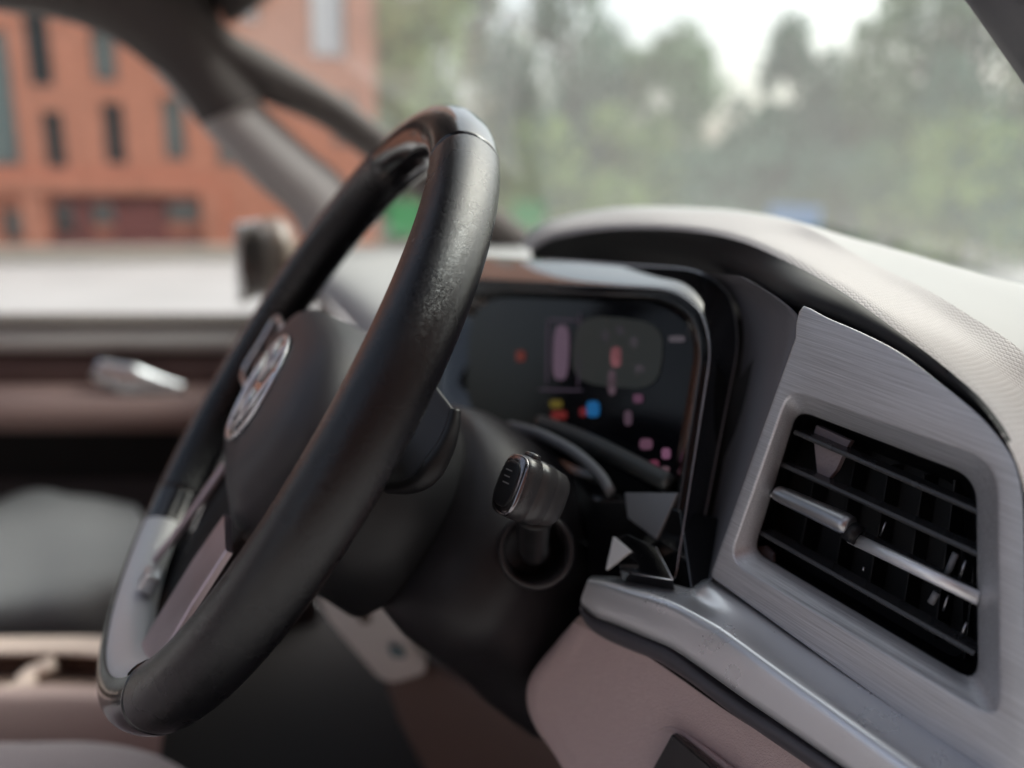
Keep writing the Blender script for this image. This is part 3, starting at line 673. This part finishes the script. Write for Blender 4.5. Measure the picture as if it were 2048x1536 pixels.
loft('vent_frame', [on(L0, -.006), on([ctr + (p - ctr) * 1.0 for p in L0], -.0008), on([ctr + (p - ctr) * .996 for p in L0], 0), on([ctr + (p - ctr) * .985 for p in L0], .0001), on(L01, .0001), on([ctr + (p - ctr) * 1.03 for p in L1], .0001), on([ctr + (p - ctr) * 1.01 for p in L1], -.0001), on(L1, -.0008), on(L1b, -.0030), on([a.lerp(b, .5) for a, b in zip(L1b, L2)], -.0062), on([a.lerp(b, .93) for a, b in zip(L1b, L2)], -.0092), on(L2, -.0100), on([ctr + (p - ctr) * .994 for p in L2], -.0112)], brush, av, closed=True, rs=False)
loft('vent_duct', [on([ctr + (p - ctr) * .996 for p in L2], -.0110), on([ctr + (p - ctr) * .98 for p in L2], -.03), on([ctr + (p - ctr) * .8 for p in L2], -.06), on([ctr + (p - ctr) * .05 for p in L2], -.062)], mat('black duct plastic', (.008, .008, .009), .35, dust=.4), av, closed=True, rs=False)
slatm = mat('black slat plastic', (.06, .06, .062), .25, dust=.35, rvar=.05)
def slat(a, b, off=-.0125, th=.0012, dep=.011, m=slatm, name='slat'):
    P, Q_ = V.hit(*a, off), V.hit(*b, off); d = (Q_ - P).normalized(); u = d.cross(nV).normalized()
    if u.z < 0: u = -u
    sec = [(-th, -.4), (-th * .7, -.0), (0, .35), (th * .7, 0), (th, -.4), (th, -dep * 1000), (-th, -dep * 1000)]
    rows = []
    for T in (P, P.lerp(Q_, .33), P.lerp(Q_, .66), Q_):
        rows.append([T + u * s[0] + nV * (s[1] / 1000) for s in sec])
    V_ = [p for r_ in rows for p in r_]; n = len(sec); F_ = []
    for j in range(3):
        for i in range(n): F_.append((j * n + i, j * n + (i + 1) % n, (j + 1) * n + (i + 1) % n, (j + 1) * n + i))
    F_ += [tuple(range(n)), tuple(range(3 * n, 4 * n))[::-1]]
    o = mesh(name, V_, F_, m, av, smooth=False)
    return o, u
slat((1588, 864), (1960, 1026)); slat((1560, 928), (1962, 1112))
slat((1520, 1066), (1948, 1308))
slat((1545, 992), (1960, 1200), off=-.013)
# chrome rail and sliding handle on the middle slat
P, E_ = V.hit(1700, 1074, -.0085), V.hit(1958, 1197, -.0085)
sweep('rail', [P, P.lerp(E_, .5), E_], [(.0024, .0029)] * 3, mat('white chrome rail', (.88, .88, .89), .42, .7), av, seg=20)
P, E_ = V.hit(1556, 986, -.0055), V.hit(1700, 1052, -.0045)
hm = mat('dark satin chrome', (.42, .42, .43), .36, 1, dust=.2)
dd = (E_ - P)
sweep('slider_handle', [P - dd * .04, P - dd * .02, P, P + dd * .1, P.lerp(E_, .5), E_ - dd * .08, E_, E_ + dd * .02], [(.0022, .0018), (.0036, .0030), (.0042, .0036), (.0046, .0040), (.0050, .0044), (.0056, .0048), (.0050, .0044), (.003, .003)], hm, av, seg=24)
sweep('handle_collar', [V.hit(1694, 1058, -.006), V.hit(1718, 1072, -.007)], [(.0054, .0047), (.0050, .0044)], blackplas, av, seg=20)
sweep('handle_pin', [V.hit(1541, 990, -.009), V.hit(1560, 990, -.008)], [(.0012, .0012)] * 2, chrome, av, seg=12)
# vertical vanes behind the slats
for (xa, ya, xb, yb) in [(1648, 860, 1600, 1110), (1715, 900, 1668, 1160), (1780, 930, 1735, 1200), (1850, 950, 1805, 1240), (1912, 960, 1870, 1280), (1965, 1010, 1930, 1320)]:
    a, b = V.hit(xa, ya, -.034), V.hit(xb, yb, -.034)
    sd_ = S * -1
    q = [a, b, b - nV * .014, a - nV * .014]
    poly('vane', q, .0012, mat('dark vane plastic', (.004, .004, .005), .6), av, bev=.0003)
mauve = mat('mauve foam liner', (.32, .27, .28), .7, bump=[('noise', 700, .0004)])
poly('foam_liner', [V.hit(x, y, -.022) for x, y in [(1632, 850), (1702, 882), (1690, 900), (1672, 940), (1648, 968), (1634, 950), (1626, 870)]], .004, mauve, av, bev=.0005)
poly('foam_liner', [V.hit(x, y, -.022) for x, y in [(1512, 1092), (1530, 1092), (1545, 1108), (1545, 1125), (1520, 1112)]], .003, mauve, av, bev=.0005)
glint = mat('bright glint metal', (.4, .4, .42), .35, 1)  # small bars standing in for glints inside the vent, no real parts
for (xa, ya, xb, yb, r_) in [(1772, 1044, 1760, 1072, .0005), (1912, 1106, 1893, 1150, .0014), (1932, 1120, 1918, 1160, .0006), (1874, 1184, 1862, 1206, .0016), (1897, 1190, 1886, 1222, .0005), (1728, 1134, 1726, 1142, .0006), (1934, 1245, 1920, 1275, .0006)]:
    sweep('glint_bar', [V.hit(xa, ya, -.017), V.hit(xb, yb, -.017)], [(r_, r_)] * 2, glint if r_ < .001 else mat('grey glint bar', (.2, .2, .21), .4), av, seg=8)

# ------------------------------------------------------------------ instrument cluster
ic = empty('instrument_cluster', Q.hit(1200, 950), 'gloss black instrument display behind the steering wheel', 'instrument cluster')
qc = Vector((1200, 790))
def qn(loop, off): return [Q.hit(p.x, p.y, off) for p in loop]
def smoothloop(c, r): return rr_corners(c, r)
O0 = cast(smoothloop([(820, 504), (1432, 540), (1486, 640), (1382, 1172), (1240, 1150), (800, 940)], [60, 80, 90, 10, 30, 60]), qc)
O1 = cast(smoothloop([(832, 516), (1418, 552), (1466, 648), (1368, 1166), (1240, 1140), (812, 930)], [60, 76, 84, 10, 30, 60]), qc)
O2 = cast(smoothloop([(855, 556), (1375, 580), (1428, 668), (1350, 1160), (1238, 1128), (830, 920)], [60, 70, 70, 10, 30, 60]), qc)
O3 = cast(smoothloop([(870, 571), (1365, 592), (1412, 676), (1342, 1120), (1232, 1075), (850, 905)], [60, 70, 64, 20, 30, 60]), qc)
I0 = cast(smoothloop([(945, 592), (1342, 607), (1394, 672), (1338, 1010), (1030, 880), (930, 820)], [80, 70, 56, 30, 40, 60]), qc)
brow = [qn(O0, -.05)]
for k in range(0, 13):
    t = k / 12; brow.append(qn([a.lerp(b, t) for a, b in zip(O0, O2)], -.027 * (1 - t) ** 1.2))
brow += [qn([a.lerp(b, .15) for a, b in zip(O2, O3)], -.0006), qn([a.lerp(b, .35) for a, b in zip(O2, O3)], -.0045), qn([a.lerp(b, .6) for a, b in zip(O2, O3)], -.005), qn([a.lerp(b, .8) for a, b in zip(O2, O3)], -.0025), qn(O3, -.001), qn([a.lerp(b, .25) for a, b in zip(O3, I0)], -.0015), qn([a.lerp(b, .6) for a, b in zip(O3, I0)], -.006), qn(I0, -.012)]
loft('bezel', brow, gloss, ic, closed=True, rs=False)
pe = [Q.hit(p.x, p.y, -.0275) for p in O0[-75:]] + [Q.hit(p.x, p.y, -.0275) for p in O0[:60]]
sweep('bezel_edge_highlight', pe, [(.0006, .0006)] * len(pe), mat('edge highlight line', (.55, .55, .57), .3, 1), ic, seg=8)  # thin metal line added for the sparkle of the glossy edge
pe = [Q.hit(p.x, p.y, .0002) for p in O2[-75:]] + [Q.hit(p.x, p.y, .0002) for p in O2[:60]]
sweep('bezel_edge_highlight', pe, [(.0004, .0004)] * len(pe), mat('edge highlight line', (.5, .5, .52), .25, 1), ic, seg=8)  # second added sparkle line, along the front edge
mesh('screen', qn([qc + (p - qc) * 1.01 for p in I0], -.0118), [tuple(range(240))], screenm, ic)
def dot(name, x, y, w, h, col, e, rot=0, par=ic, off=-.0112):
    pts = []
    for k in range(20):
        t = 2 * math.pi * k / 20; a, b = w / 2 * math.copysign(abs(math.cos(t)) ** .6, math.cos(t)), h / 2 * math.copysign(abs(math.sin(t)) ** .6, math.sin(t))
        pts.append(Q.hit(x + a * math.cos(rot) - b * math.sin(rot), y + a * math.sin(rot) + b * math.cos(rot), off))
    return mesh(name, pts, [tuple(range(20))], mat('lit ' + name, (.01, .01, .01), .4, emit=col, es=e * .17), par)
dot('battery_gauge', 1122, 705, 32, 110, (.45, .27, .42), .55, .04)
for (x, y, w, h) in [(1095, 705, 5, 130), (1158, 700, 5, 150), (1125, 640, 60, 5), (1122, 780, 90, 5)]: dot('gauge_frame', x, y, w, h, (.25, .16, .28), .35, .02)
dot('road_view', 1235, 705, 180, 140, (.13, .16, .13), .2, .1)
dot('warning_lamp', 1041, 712, 18, 22, (.8, .06, .01), .35)
dot('speed_marker', 1232, 714, 22, 40, (.9, .3, .35), .6)
dot('speed_marker', 1224, 765, 16, 50, (.5, .3, .4), .45)
for (x, y, w, h, c_, e) in [(1210, 672, 16, 22, (.4, .33, .42), .2), (1240, 660, 16, 18, (.4, .33, .42), .2), (1268, 684, 16, 20, (.45, .38, .46), .3), (1280, 738, 18, 18, (.5, .4, .5), .35), (1354, 678, 34, 14, (.5, .42, .5), .35),
                            (1276, 797, 20, 18, (.7, .25, .5), .35), (1256, 836, 16, 30, (.5, .28, .42), .35), (1292, 888, 26, 22, (.7, .3, .5), .4), (1332, 907, 18, 22, (.75, .3, .55), .6), (1308, 930, 20, 20, (.7, .15, .3), .5), (1330, 938, 18, 10, (.7, .4, .5), .4)]:
    dot('readout', x, y, w, h, c_, e)
dot('amber_lamp', 1112, 808, 26, 16, (.55, .4, .0), .45); dot('red_lamp', 1118, 830, 32, 18, (.8, .03, .02), .4)
dot('red_lamp', 1166, 824, 14, 18, (.8, .03, .06), .4); dot('blue_lamp', 1186, 818, 26, 32, (.0, .30, .85), .8)
# lower rails and faceted foot of the bezel
def qrail(name, pts, r, m, off): sweep(name, px(pts, Q, off), [(r, r * 1.3)] * len(pts), m, ic, n=30, seg=16)
qrail('lower_rail', [(1020, 852), (1080, 868), (1150, 905), (1200, 950), (1222, 985)], .0028, mat('grey satin rail', (.2, .21, .22), .3), .012)
qrail('screen_sill', [(1080, 845), (1180, 885), (1270, 930), (1340, 968)], .0045, mat('dark green grey sill', (.05, .056, .055), .35), -.004)
poly('silver_wedge', [Q.hit(x, y, o_) for x, y, o_ in [(1248, 985, .006), (1356, 985, .0), (1312, 1080, .002), (1254, 1036, .008)]], .004, mat('grey lacquer wedge', (.22, .225, .23), .35, .5), ic, bev=.0008)
poly('gloss_wedge', [Q.hit(x, y, o_) for x, y, o_ in [(1240, 1142, .022), (1226, 1078, .018), (1256, 1068, .012), (1312, 1094, .008), (1346, 1160, .012)]], .01, gloss, ic, bev=.0006)
poly('reflection_facet', [Q.hit(x, y, o_) for x, y, o_ in [(1211, 1140, .024), (1226, 1073, .0225), (1260, 1102, .0225)]], .002, mat('painted white reflection', (.7, .7, .7), .4), ic, bev=.0003)  # white triangle is a reflection in the gloss foot, put into colour
sweep('silver_edge', [Q.hit(x, y, .0235) for x, y in [(1240, 1142), (1292, 1152), (1346, 1160)]], [(.0003, .0003)] * 3, chrome, ic, seg=8)
sweep('silver_edge', [Q.hit(x, y, o_) for x, y, o_ in [(1312, 1094, .0095), (1346, 1160, .0135)]], [(.00025, .00025)] * 2, chrome, ic, seg=8)
# black plinth closing the gap down to the strip
poly('cluster_foot', [Q.hit(x, y, .0) for x, y in [(1180, 1000), (1300, 1000), (1360, 1020), (1384, 1180), (1170, 1165)]], .03, gloss, ic, bev=.001)

# ------------------------------------------------------------------ steering wheel (frame: x across, y up the wheel, z towards the driver)
rk = rad(32.8)
W3 = Matrix(((1, 0, 0), (0, math.sin(rk), -math.cos(rk)), (0, math.cos(rk), math.sin(rk))))
W4 = W3.to_4x4()
sw = empty('steering_wheel', (0, 0, 0), 'black leather steering wheel with a round chrome emblem and silver lower spoke', 'steering wheel')
def rim_pt(t, k, R0=.178, grow=0):
    # slightly flattened bottom
    c, s_ = math.cos(t), math.sin(t); R_ = R0 * (1 - .03 * max(0, -s_) ** 6)
    a, b = .0168 + grow, .0172 + grow
    # thumb swell at ten and two
    sw_ = 1 + .05 * (math.exp(-((t - rad(35)) / .35) ** 2) + math.exp(-((t - rad(145)) / .35) ** 2))
    ca, sa = math.cos(k), math.sin(k)
    rr = a * sw_ * math.copysign(abs(ca) ** .92, ca); zz = b * math.copysign(abs(sa) ** .92, sa)
    return W3 @ Vector(((R_ + rr) * c, (R_ + rr) * s_, zz))
def rim_arc(name, t0, t1, m, n):
    rows = []
    for i in range(n + 1):
        t = t0 + (t1 - t0) * i / n; edge = min(abs(t - t0), abs(t1 - t)) * .178; g = 0
        if edge < .0022: g = -.0016 * (1 - edge / .0022) ** 2
        rows.append([rim_pt(t, 2 * math.pi * k / 48, grow=g) for k in range(48)])
    return loft(name, rows, m, sw, closed=True, rs=False)
def fine(name, t0, t1, m):
    # dense at both ends so the seam groove shows
    ts = [t0 + (t1 - t0) * i / 90 for i in range(91)]; e = .0025 / .178
    ts = sorted(set([t0 + e * i / 6 for i in range(7)] + [t1 - e * i / 6 for i in range(7)] + ts)); rows = []
    for t in ts:
        edge = min(abs(t - t0), abs(t1 - t)) * .178; g = -.0014 * (1 - edge / .0022) ** 2 if edge < .0022 else 0
        rows.append([rim_pt(t, 2 * math.pi * k / 48, grow=g) for k in range(48)])
    return loft(name, rows, m, sw, closed=True, rs=False)
SEAM_T, SEAM_B = rad(62), rad(-46)
fine('grained_rim', SEAM_B, SEAM_T, grain)
fine('smooth_rim', SEAM_T, rad(180 - 62), smoothl)
fine('grained_rim', rad(180 - 62), rad(180 + 46), grain)
fine('smooth_rim', rad(180 + 46), rad(314), smoothl)
def wp(u, v, w): return W3 @ Vector((u, v, w))
# stitched seam thread at both joints
def padloop(sx, sy, w, n=64, top=.052, bot=-.086):
    L = []
    for k in range(n):
        t = 2 * math.pi * k / n; c, s_ = math.cos(t), math.sin(t)
        u = math.copysign(abs(c) ** .62, c); v = math.copysign(abs(s_) ** .7, s_)
        vv_ = (v * top if v > 0 else v * -bot) * sy
        wdt = .098 + (.0 if v > 0 else v * .048) - (.010 * v if v > 0 else 0)
        L.append(wp(u * wdt * sx, vv_, w - max(0, -.045 - vv_) * .55))
    return L
loft('airbag_cover', [padloop(1.0, 1.04, -.032), padloop(1.0, 1.02, -.012), padloop(.985, 1, -.003), padloop(.95, .97, .0035), padloop(.86, .88, .009), padloop(.7, .7, .0125), padloop(.4, .4, .0145), padloop(.02, .02, .015)], hubmat, sw, rs=False, closed=True)
# emblem: ring with two stacked chevron letters, built in relief
em = sweep('emblem_ring', [wp(.0335 * math.cos(t), .0335 * math.sin(t) - .004, .0152) for t in [2 * math.pi * i / 72 for i in range(73)]], [(.0016, .0014)] * 73, chrome, sw, up=W3 @ Vector((0, 0, 1)), seg=10, caps=False)
mesh('emblem_disc', [wp(.0335 * math.cos(2 * math.pi * i / 48), .0335 * math.sin(2 * math.pi * i / 48) - .004, .0156) for i in range(48)], [tuple(range(48))], mat('emblem dark face', (.02, .02, .022), .15, coat=1), sw)
mesh('emblem_disc_edge', [wp(.0335 * math.cos(2 * math.pi * i / 48), .0335 * math.sin(2 * math.pi * i / 48) - .004, z) for z in (.0156, .010) for i in range(48)], [(i, (i + 1) % 48, (i + 1) % 48 + 48, i + 48) for i in range(48)], blackplas, sw)
def stroke(pts, name='emblem_letter', r=.0017):
    return sweep(name, [wp(u, v - .004, .0162) for u, v in pts], [(r, .0009)] * len(pts), chrome, sw, up=W3 @ Vector((0, 0, 1)), seg=8, power=5)
stroke([(-.0135, .0300), (-.0005, .004), (.0005, .004), (.0135, .0300)])
stroke([(-.0280, .0160), (-.0105, -.026), (-.0098, -.026), (-.0005, -.0025), (.0005, -.0025), (.0098, -.026), (.0105, -.026), (.0280, .0160)])
# horizontal spokes with button pads
for s_ in (-1, 1):
    sp = loft('spoke', [[wp(s_ * u, v, w - (.012 if s_ > 0 else 0)) for u, v, w in sec] for sec in (
        [(.07, .03, -.004), (.11, .026, -.006), (.145, .024, -.002), (.166, .026, 0)], [(.07, .02, .003), (.11, .018, .003), (.145, .016, .003), (.166, .018, .004)],
        [(.07, -.02, .003), (.11, -.020, .003), (.145, -.02, .003), (.166, -.022, .004)], [(.07, -.034, -.004), (.11, -.032, -.004), (.145, -.034, -.002), (.166, -.038, 0)],
        [(.07, -.03, -.026), (.11, -.028, -.024), (.145, -.03, -.016), (.166, -.03, -.01)], [(.07, .026, -.026), (.11, .022, -.024), (.145, .02, -.016), (.166, .02, -.01)],
        [(.07, .03, -.004), (.11, .026, -.006), (.145, .024, -.002), (.166, .026, 0)])], gloss if s_ < 0 else hubmat, sw, n=20, sub=1)
    for (u, v) in () if s_ > 0 else ((.10, .008), (.10, -.012), (.125, .008), (.125, -.012)):
        box('button', (0, 0, 0), (.018, .014, .003), blackplas, sw, .001, M=W4 @ Matrix.Translation((s_ * u, v, .0042)))
sweep('button_trim', [wp(-u, v, .006) for u, v in [(.092, .022), (.14, .021), (.143, 0), (.14, -.026), (.092, -.026)]], [(.0022, .0015)] * 5, chrome, sw, up=W3 @ Vector((0, 0, 1)), n=40, seg=10)
# lower spoke: two satin arms round a dark recess, flared onto the rim
def arm(name, ctrs, wd, m, th=.006, s_=1):
    rows = []
    for (u, v, w), h in zip(ctrs, wd):
        rows.append([wp(s_ * (u - h), v, w - th), wp(s_ * (u - h), v, w - .001), wp(s_ * (u - h + .0015), v, w), wp(s_ * (u + h - .0015), v, w), wp(s_ * (u + h), v, w - .001), wp(s_ * (u + h), v, w - th)])
    V_ = [p for r in rows for p in r]; n = 6; F_ = [(j * n + i, j * n + (i + 1) % n, (j + 1) * n + (i + 1) % n, (j + 1) * n + i) for j in range(len(rows) - 1) for i in range(n)]
    F_ += [tuple(range(n)), tuple(range((len(rows) - 1) * n, len(rows) * n))[::-1]]
    return mesh(name, V_, F_, m, sw, smooth=False)
arm('lower_spoke_arm', [(.056, -.07, .0), (.060, -.10, .002), (.066, -.13, .003), (.070, -.150, .004)], [.024, .026, .028, .026], pinksil, th=.004)
arm('lower_spoke_arm', [(.052, -.07, .0), (.050, -.10, .002), (.052, -.13, .004), (.058, -.152, .006)], [.004, .004, .004, .005], pinksil, th=.004, s_=-1)
mesh('lower_recess', [wp(-.085, -.06, -.016), wp(.05, -.06, -.012), wp(.05, -.160, -.008), wp(-.075, -.150, -.010)], [(0, 1, 2, 3)], mat('matt black recess', (.005, .005, .005), .8), sw)
rows = [[rim_pt(rad(a), rad(k), grow=.0006 + (.0 if 104 < k < 195 else -.0012)) for a in range(-124, -47, 2)] for k in (100, 106, 115, 125, 140, 155, 170, 190, 200)]
loft('lower_trim', rows, mat('bright satin trim', (.60, .61, .62), .45, .25, rvar=.04), sw, rs=False)
box('trim_clip', (0, 0, 0), (.014, .012, .010), chrome, sw, .002, M=W4 @ Matrix.Translation((-.02, -.146, .006)))
# paddle behind the near spoke
pp = px([(910, 820, .392), (906, 850, .390), (893, 890, .387), (870, 930, .385), (845, 960, .386), (815, 973, .39), (775, 975, .395)])
sweep('paddle', pp, [(.0030, .0028), (.0040, .005), (.0044, .006), (.0044, .006), (.0042, .0055), (.0034, .004), (.003, .003)], blackplas, sw, up=W3 @ Vector((0, 0, 1)), n=50, seg=24)
loft('paddle_web', [pp, [p + (W3 @ Vector((-.012, .002, .004))) for p in pp], [p + (W3 @ Vector((-.03, .006, .012))) for p in pp]], darkplas, sw, n=30, sub=3, thick=.002)
# ------------------------------------------------------------------ steering column and stalk
sc_ = empty('steering_column', tuple(W3 @ Vector((0, -.02, -.1))), 'dark plastic steering column shroud behind the wheel', 'steering column')
def sect(w, cu, cv, ru, rt, rb, p=2.5, n=56):
    L = []
    for k in range(n):
        t = 2 * math.pi * k / n; c, s_ = math.cos(t), math.sin(t); e = 2 / p
        L.append(wp(cu + ru * math.copysign(abs(c) ** e, c), cv + (rt if s_ > 0 else rb) * math.copysign(abs(s_) ** e, s_), w))
    return L
loft('switch_housing', [sect(-.030, 0, -.02, .02, .02, .02), sect(-.030, 0, -.02, .058, .050, .060, 2.2), sect(-.036, 0, -.022, .064, .056, .066, 2.2), sect(-.07, 0, -.028, .068, .064, .070, 2.2), sect(-.10, 0, -.03, .070, .067, .073, 2.2), sect(-.106, 0, -.03, .064, .06, .068, 2.2)], blackplas, sc_, rs=False, closed=True)
loft('shroud', [sect(-.100, 0, -.03, .05, .05, .05, 2.3), sect(-.104, 0, -.03, .080, .070, .052, 2.3), sect(-.11, 0.002, -.03, .088, .075, .055, 2.3), sect(-.125, .008, -.03, .102, .080, .060, 2.3), sect(-.15, .006, -.032, .100, .083, .065, 2.3), sect(-.18, .0, -.036, .090, .084, .070, 2.3), sect(-.22, -.004, -.046, .082, .084, .076, 2.3), sect(-.27, -.008, -.056, .072, .08, .08, 2.3)], colmat, sc_, rs=False, closed=True)
st = empty('indicator_stalk', at(1075, 1110, .45), 'short black indicator stalk with scuffed rounded end right of the wheel', 'stalk')
bc = at(1072, 1100, .440); nb = (cam_loc - bc).normalized()
bdir = (at(1060, 1000, .392) - bc).normalized()
ring = []
ax1 = nb.cross(Vector((0, 0, 1))).normalized(); ax2 = ax1.cross(nb).normalized()
for rr_, dz in ((.0215, -.02), (.021, -.002), (.0195, .0015), (.0175, .001), (.015, -.008), (.012, -.02), (.001, -.022)):
    ring.append([bc + (ax1 * math.cos(2 * math.pi * k / 48) + ax2 * math.sin(2 * math.pi * k / 48)) * rr_ + nb * dz for k in range(48)])
loft('boot', ring, mat('satin black boot', (.02, .018, .02), .3), st, closed=True, rs=False)
sweep('shaft', [bc - nb * .018, at(1068, 1100, .432), at(1066, 1070, .42), at(1070, 1030, .408)], [(.0085, .008), (.008, .0075), (.008, .0075), (.009, .008)], blackplas, st, n=20, seg=24)
a0, a1 = at(1020, 968, .379), at(1112, 1000, .394); ad = (a1 - a0); upz = (at(1066, 900, .385) - at(1030, 1040, .385)).normalized()
scuff = mat('scuffed black plastic', (.03, .029, .031), .33, dust=.6, rvar=.1, bump=[('noise', 1500, .00004)])
prof = [(-.03, .0085, .0118), (0, .0102, .0142), (.10, .0108, .0150), (.28, .0110, .0153), (.31, .0105, .0148), (.33, .0110, .0152), (.60, .0110, .0148), (.63, .0104, .0140), (.66, .0106, .0142), (.9, .0100, .0130), (1.0, .008, .011), (1.03, .004, .006)]
sweep('stalk_head', [a0 + ad * t for t, _, _ in prof], [(b, c_) for _, b, c_ in prof], scuff, st, up=upz, seg=44, power=3.0)
ef = [(-.06, .0068, .0100), (-.052, .0088, .0122), (-.03, .0096, .0134), (-.01, .0104, .0143), (.02, .0106, .0146)]
sweep('end_ring', [a0 + ad * t for t, _, _ in ef], [(b, c_) for _, b, c_ in ef], mat('dark chrome end ring', (.25, .24, .25), .18, 1), st, up=upz, seg=44, power=3.0)
sweep('end_button', [a0 + ad * t for t in (-.085, -.08, -.05)], [(.0064, .0094), (.0074, .0106), (.0078, .011)], blackplas, st, up=upz, seg=36, power=3.0)
am = (a0 + ad * .2) + upz * .0152
sweep('top_switch', [am, am + ad * .04, am + ad * .16, am + ad * .2], [(.003, .0012), (.0045, .0022), (.0045, .0022), (.003, .0012)], scuff, st, up=upz, seg=16, power=4)
# raised pale marks on the end button
ew = mat('pale printed mark', (.2, .2, .2), .5); eu = upz; es = ad.normalized().cross(upz).normalized()
for k in range(5):
    c0 = a0 - ad * .088 + eu * (.006 - .003 * k)
    q = [c0 + es * sx_ * .0028 + eu * sy_ * .0003 for sx_, sy_ in ((-1, -1), (1 - .25 * (k % 2), -1), (1 - .25 * (k % 2), 1), (-1, 1))]
    mesh('printed_mark', q, [(0, 1, 2, 3)], ew, st)

# ------------------------------------------------------------------ seats, console, floor things
door_sill = box('door_sill', (XR + .07, -.4, -.68), (.14, 1.6, .2), bodyp, cb, .03)
def pxr(l): return [at(*q) for q in l]
ps_ = empty('passenger_seat', at(0, 1200, 1.1), 'grey passenger seat cushion beyond the steering wheel', 'seat')
loft('cushion', [pxr([(-400, 1260, 1.35), (0, 1000, 1.40), (150, 990, 1.40), (270, 1010, 1.38)]), pxr([(-400, 1090, 1.2), (0, 1030, 1.28), (150, 1010, 1.28), (285, 1030, 1.27)]), pxr([(-400, 1140, 1.1), (0, 1100, 1.15), (150, 1070, 1.15), (292, 1070, 1.15)]), pxr([(-400, 1240, 1.02), (0, 1200, 1.05), (150, 1180, 1.05), (290, 1140, 1.08)]), pxr([(-400, 1285, 1.02), (0, 1248, 1.05), (150, 1235, 1.05), (275, 1200, 1.08)]), pxr([(-400, 1400, 1.06), (0, 1400, 1.10), (150, 1390, 1.10), (280, 1370, 1.12)])], seatg, ps_, n=40, sub=4)
cc = empty('centre_console', at(100, 1480, .85), 'tan centre console with an open brown tray between the seats', 'console')
loft('console_body', [pxr([(-400, 1282, .98), (0, 1280, .98), (200, 1280, .98), (300, 1300, .97)]), pxr([(-400, 1300, .95), (0, 1298, .95), (200, 1300, .95), (310, 1330, .95)]), pxr([(-400, 1316, .94), (0, 1312, .94), (180, 1314, .94), (300, 1345, .94)])], tan, cc, n=30, sub=4, thick=.004)
loft('tray', [pxr([(-400, 1314, .945), (0, 1310, .945), (180, 1312, .945), (300, 1345, .945)]), pxr([(-400, 1350, .98), (0, 1340, .98), (190, 1345, .98), (295, 1365, .96)]), pxr([(-400, 1380, .90), (0, 1372, .90), (190, 1375, .90), (305, 1390, .90)])], tandk, cc, n=30, sub=4)
loft('console_side', [pxr([(-400, 1378, .90), (0, 1370, .90), (190, 1372, .90), (310, 1390, .90)]), pxr([(-400, 1392, .865), (0, 1385, .865), (200, 1388, .865), (325, 1408, .865)]), pxr([(-400, 1410, .86), (0, 1402, .86), (200, 1405, .86), (332, 1425, .86)]), pxr([(-400, 1500, .86), (0, 1490, .86), (200, 1490, .86), (322, 1485, .86)]), pxr([(-400, 1620, .88), (0, 1620, .88), (200, 1620, .88), (310, 1620, .88)])], mat('rose tan console side', (.50, .37, .34), .5), cc, n=30, sub=4)
sweep('tray_rib', pxr([(0, 1388, .88), (40, 1380, .9), (60, 1350, .93), (110, 1325, .94)]), [(.012, .008)] * 4, tan, cc, n=14)
ds = empty('driver_seat', at(100, 1600, .6), 'mauve grey front edge of the driver seat at the bottom left corner', 'seat')
loft('cushion', [pxr([(-300, 1470, .66), (0, 1484, .66), (180, 1484, .66), (300, 1505, .65), (380, 1545, .64)]), pxr([(-300, 1490, .62), (0, 1500, .62), (180, 1502, .62), (290, 1522, .62), (355, 1560, .62)]), pxr([(-300, 1600, .55), (0, 1600, .55), (180, 1600, .55), (280, 1615, .55), (340, 1640, .55)]), pxr([(-300, 1750, .55), (0, 1750, .55), (180, 1750, .55), (280, 1750, .55), (340, 1760, .55)])], seatp, ds, n=30, sub=4)
blob('seat_base', (0, -.52, -.43), (.25, .27, .12), seatp, ds, p=4)
blob('backrest', (0, -.80, .02), (.25, .09, .42), seatp, ds, p=3.4, M=Matrix.Rotation(rad(14), 4, 'X'))
blob('headrest', (0, -.93, .50), (.13, .05, .10), seatp, ds, p=3)
cl = empty('console_end', at(740, 1330, .85), 'pale grey console end with a dark slot below the steering column', 'console')
cpts = rr_corners([(600, 1120), (735, 1162), (860, 1345), (770, 1372), (655, 1240)], [10, 14, 26, 34, 30])
poly('console_cap', [at(p.x, p.y, .78 + .0002 * (p.y - 1150)) for p in cpts], .03, consolel, cl, bev=.005)
poly('slot', [at(p.x, p.y, .775 + .0002 * (p.y - 1150)) for p in rr_corners([(690, 1185), (712, 1188), (745, 1245), (722, 1250)], 8)], .004, mat('brown slot', (.10, .085, .07), .6), cl, bev=.001)
poly('teal_button', [at(p.x, p.y, .80) for p in rr_corners([(775, 1290), (805, 1295), (812, 1318), (782, 1315)], 8)], .004, mat('teal button', (.10, .17, .19), .4), cl, bev=.001)
tn = empty('lower_dash_panel', at(900, 1450, .9), 'brown lower panel below the steering column', 'panel')
loft('panel_face', [pxr([(770, 1330, .86), (850, 1320, .85), (960, 1370, .83), (1080, 1440, .80), (1200, 1500, .76)]), pxr([(800, 1420, .86), (880, 1430, .85), (980, 1450, .83), (1100, 1500, .80), (1220, 1560, .76)]), pxr([(870, 1560, .86), (940, 1560, .85), (1040, 1560, .83), (1140, 1570, .80), (1260, 1620, .76)])], taupedk, tn, n=30, sub=4, thick=.01)
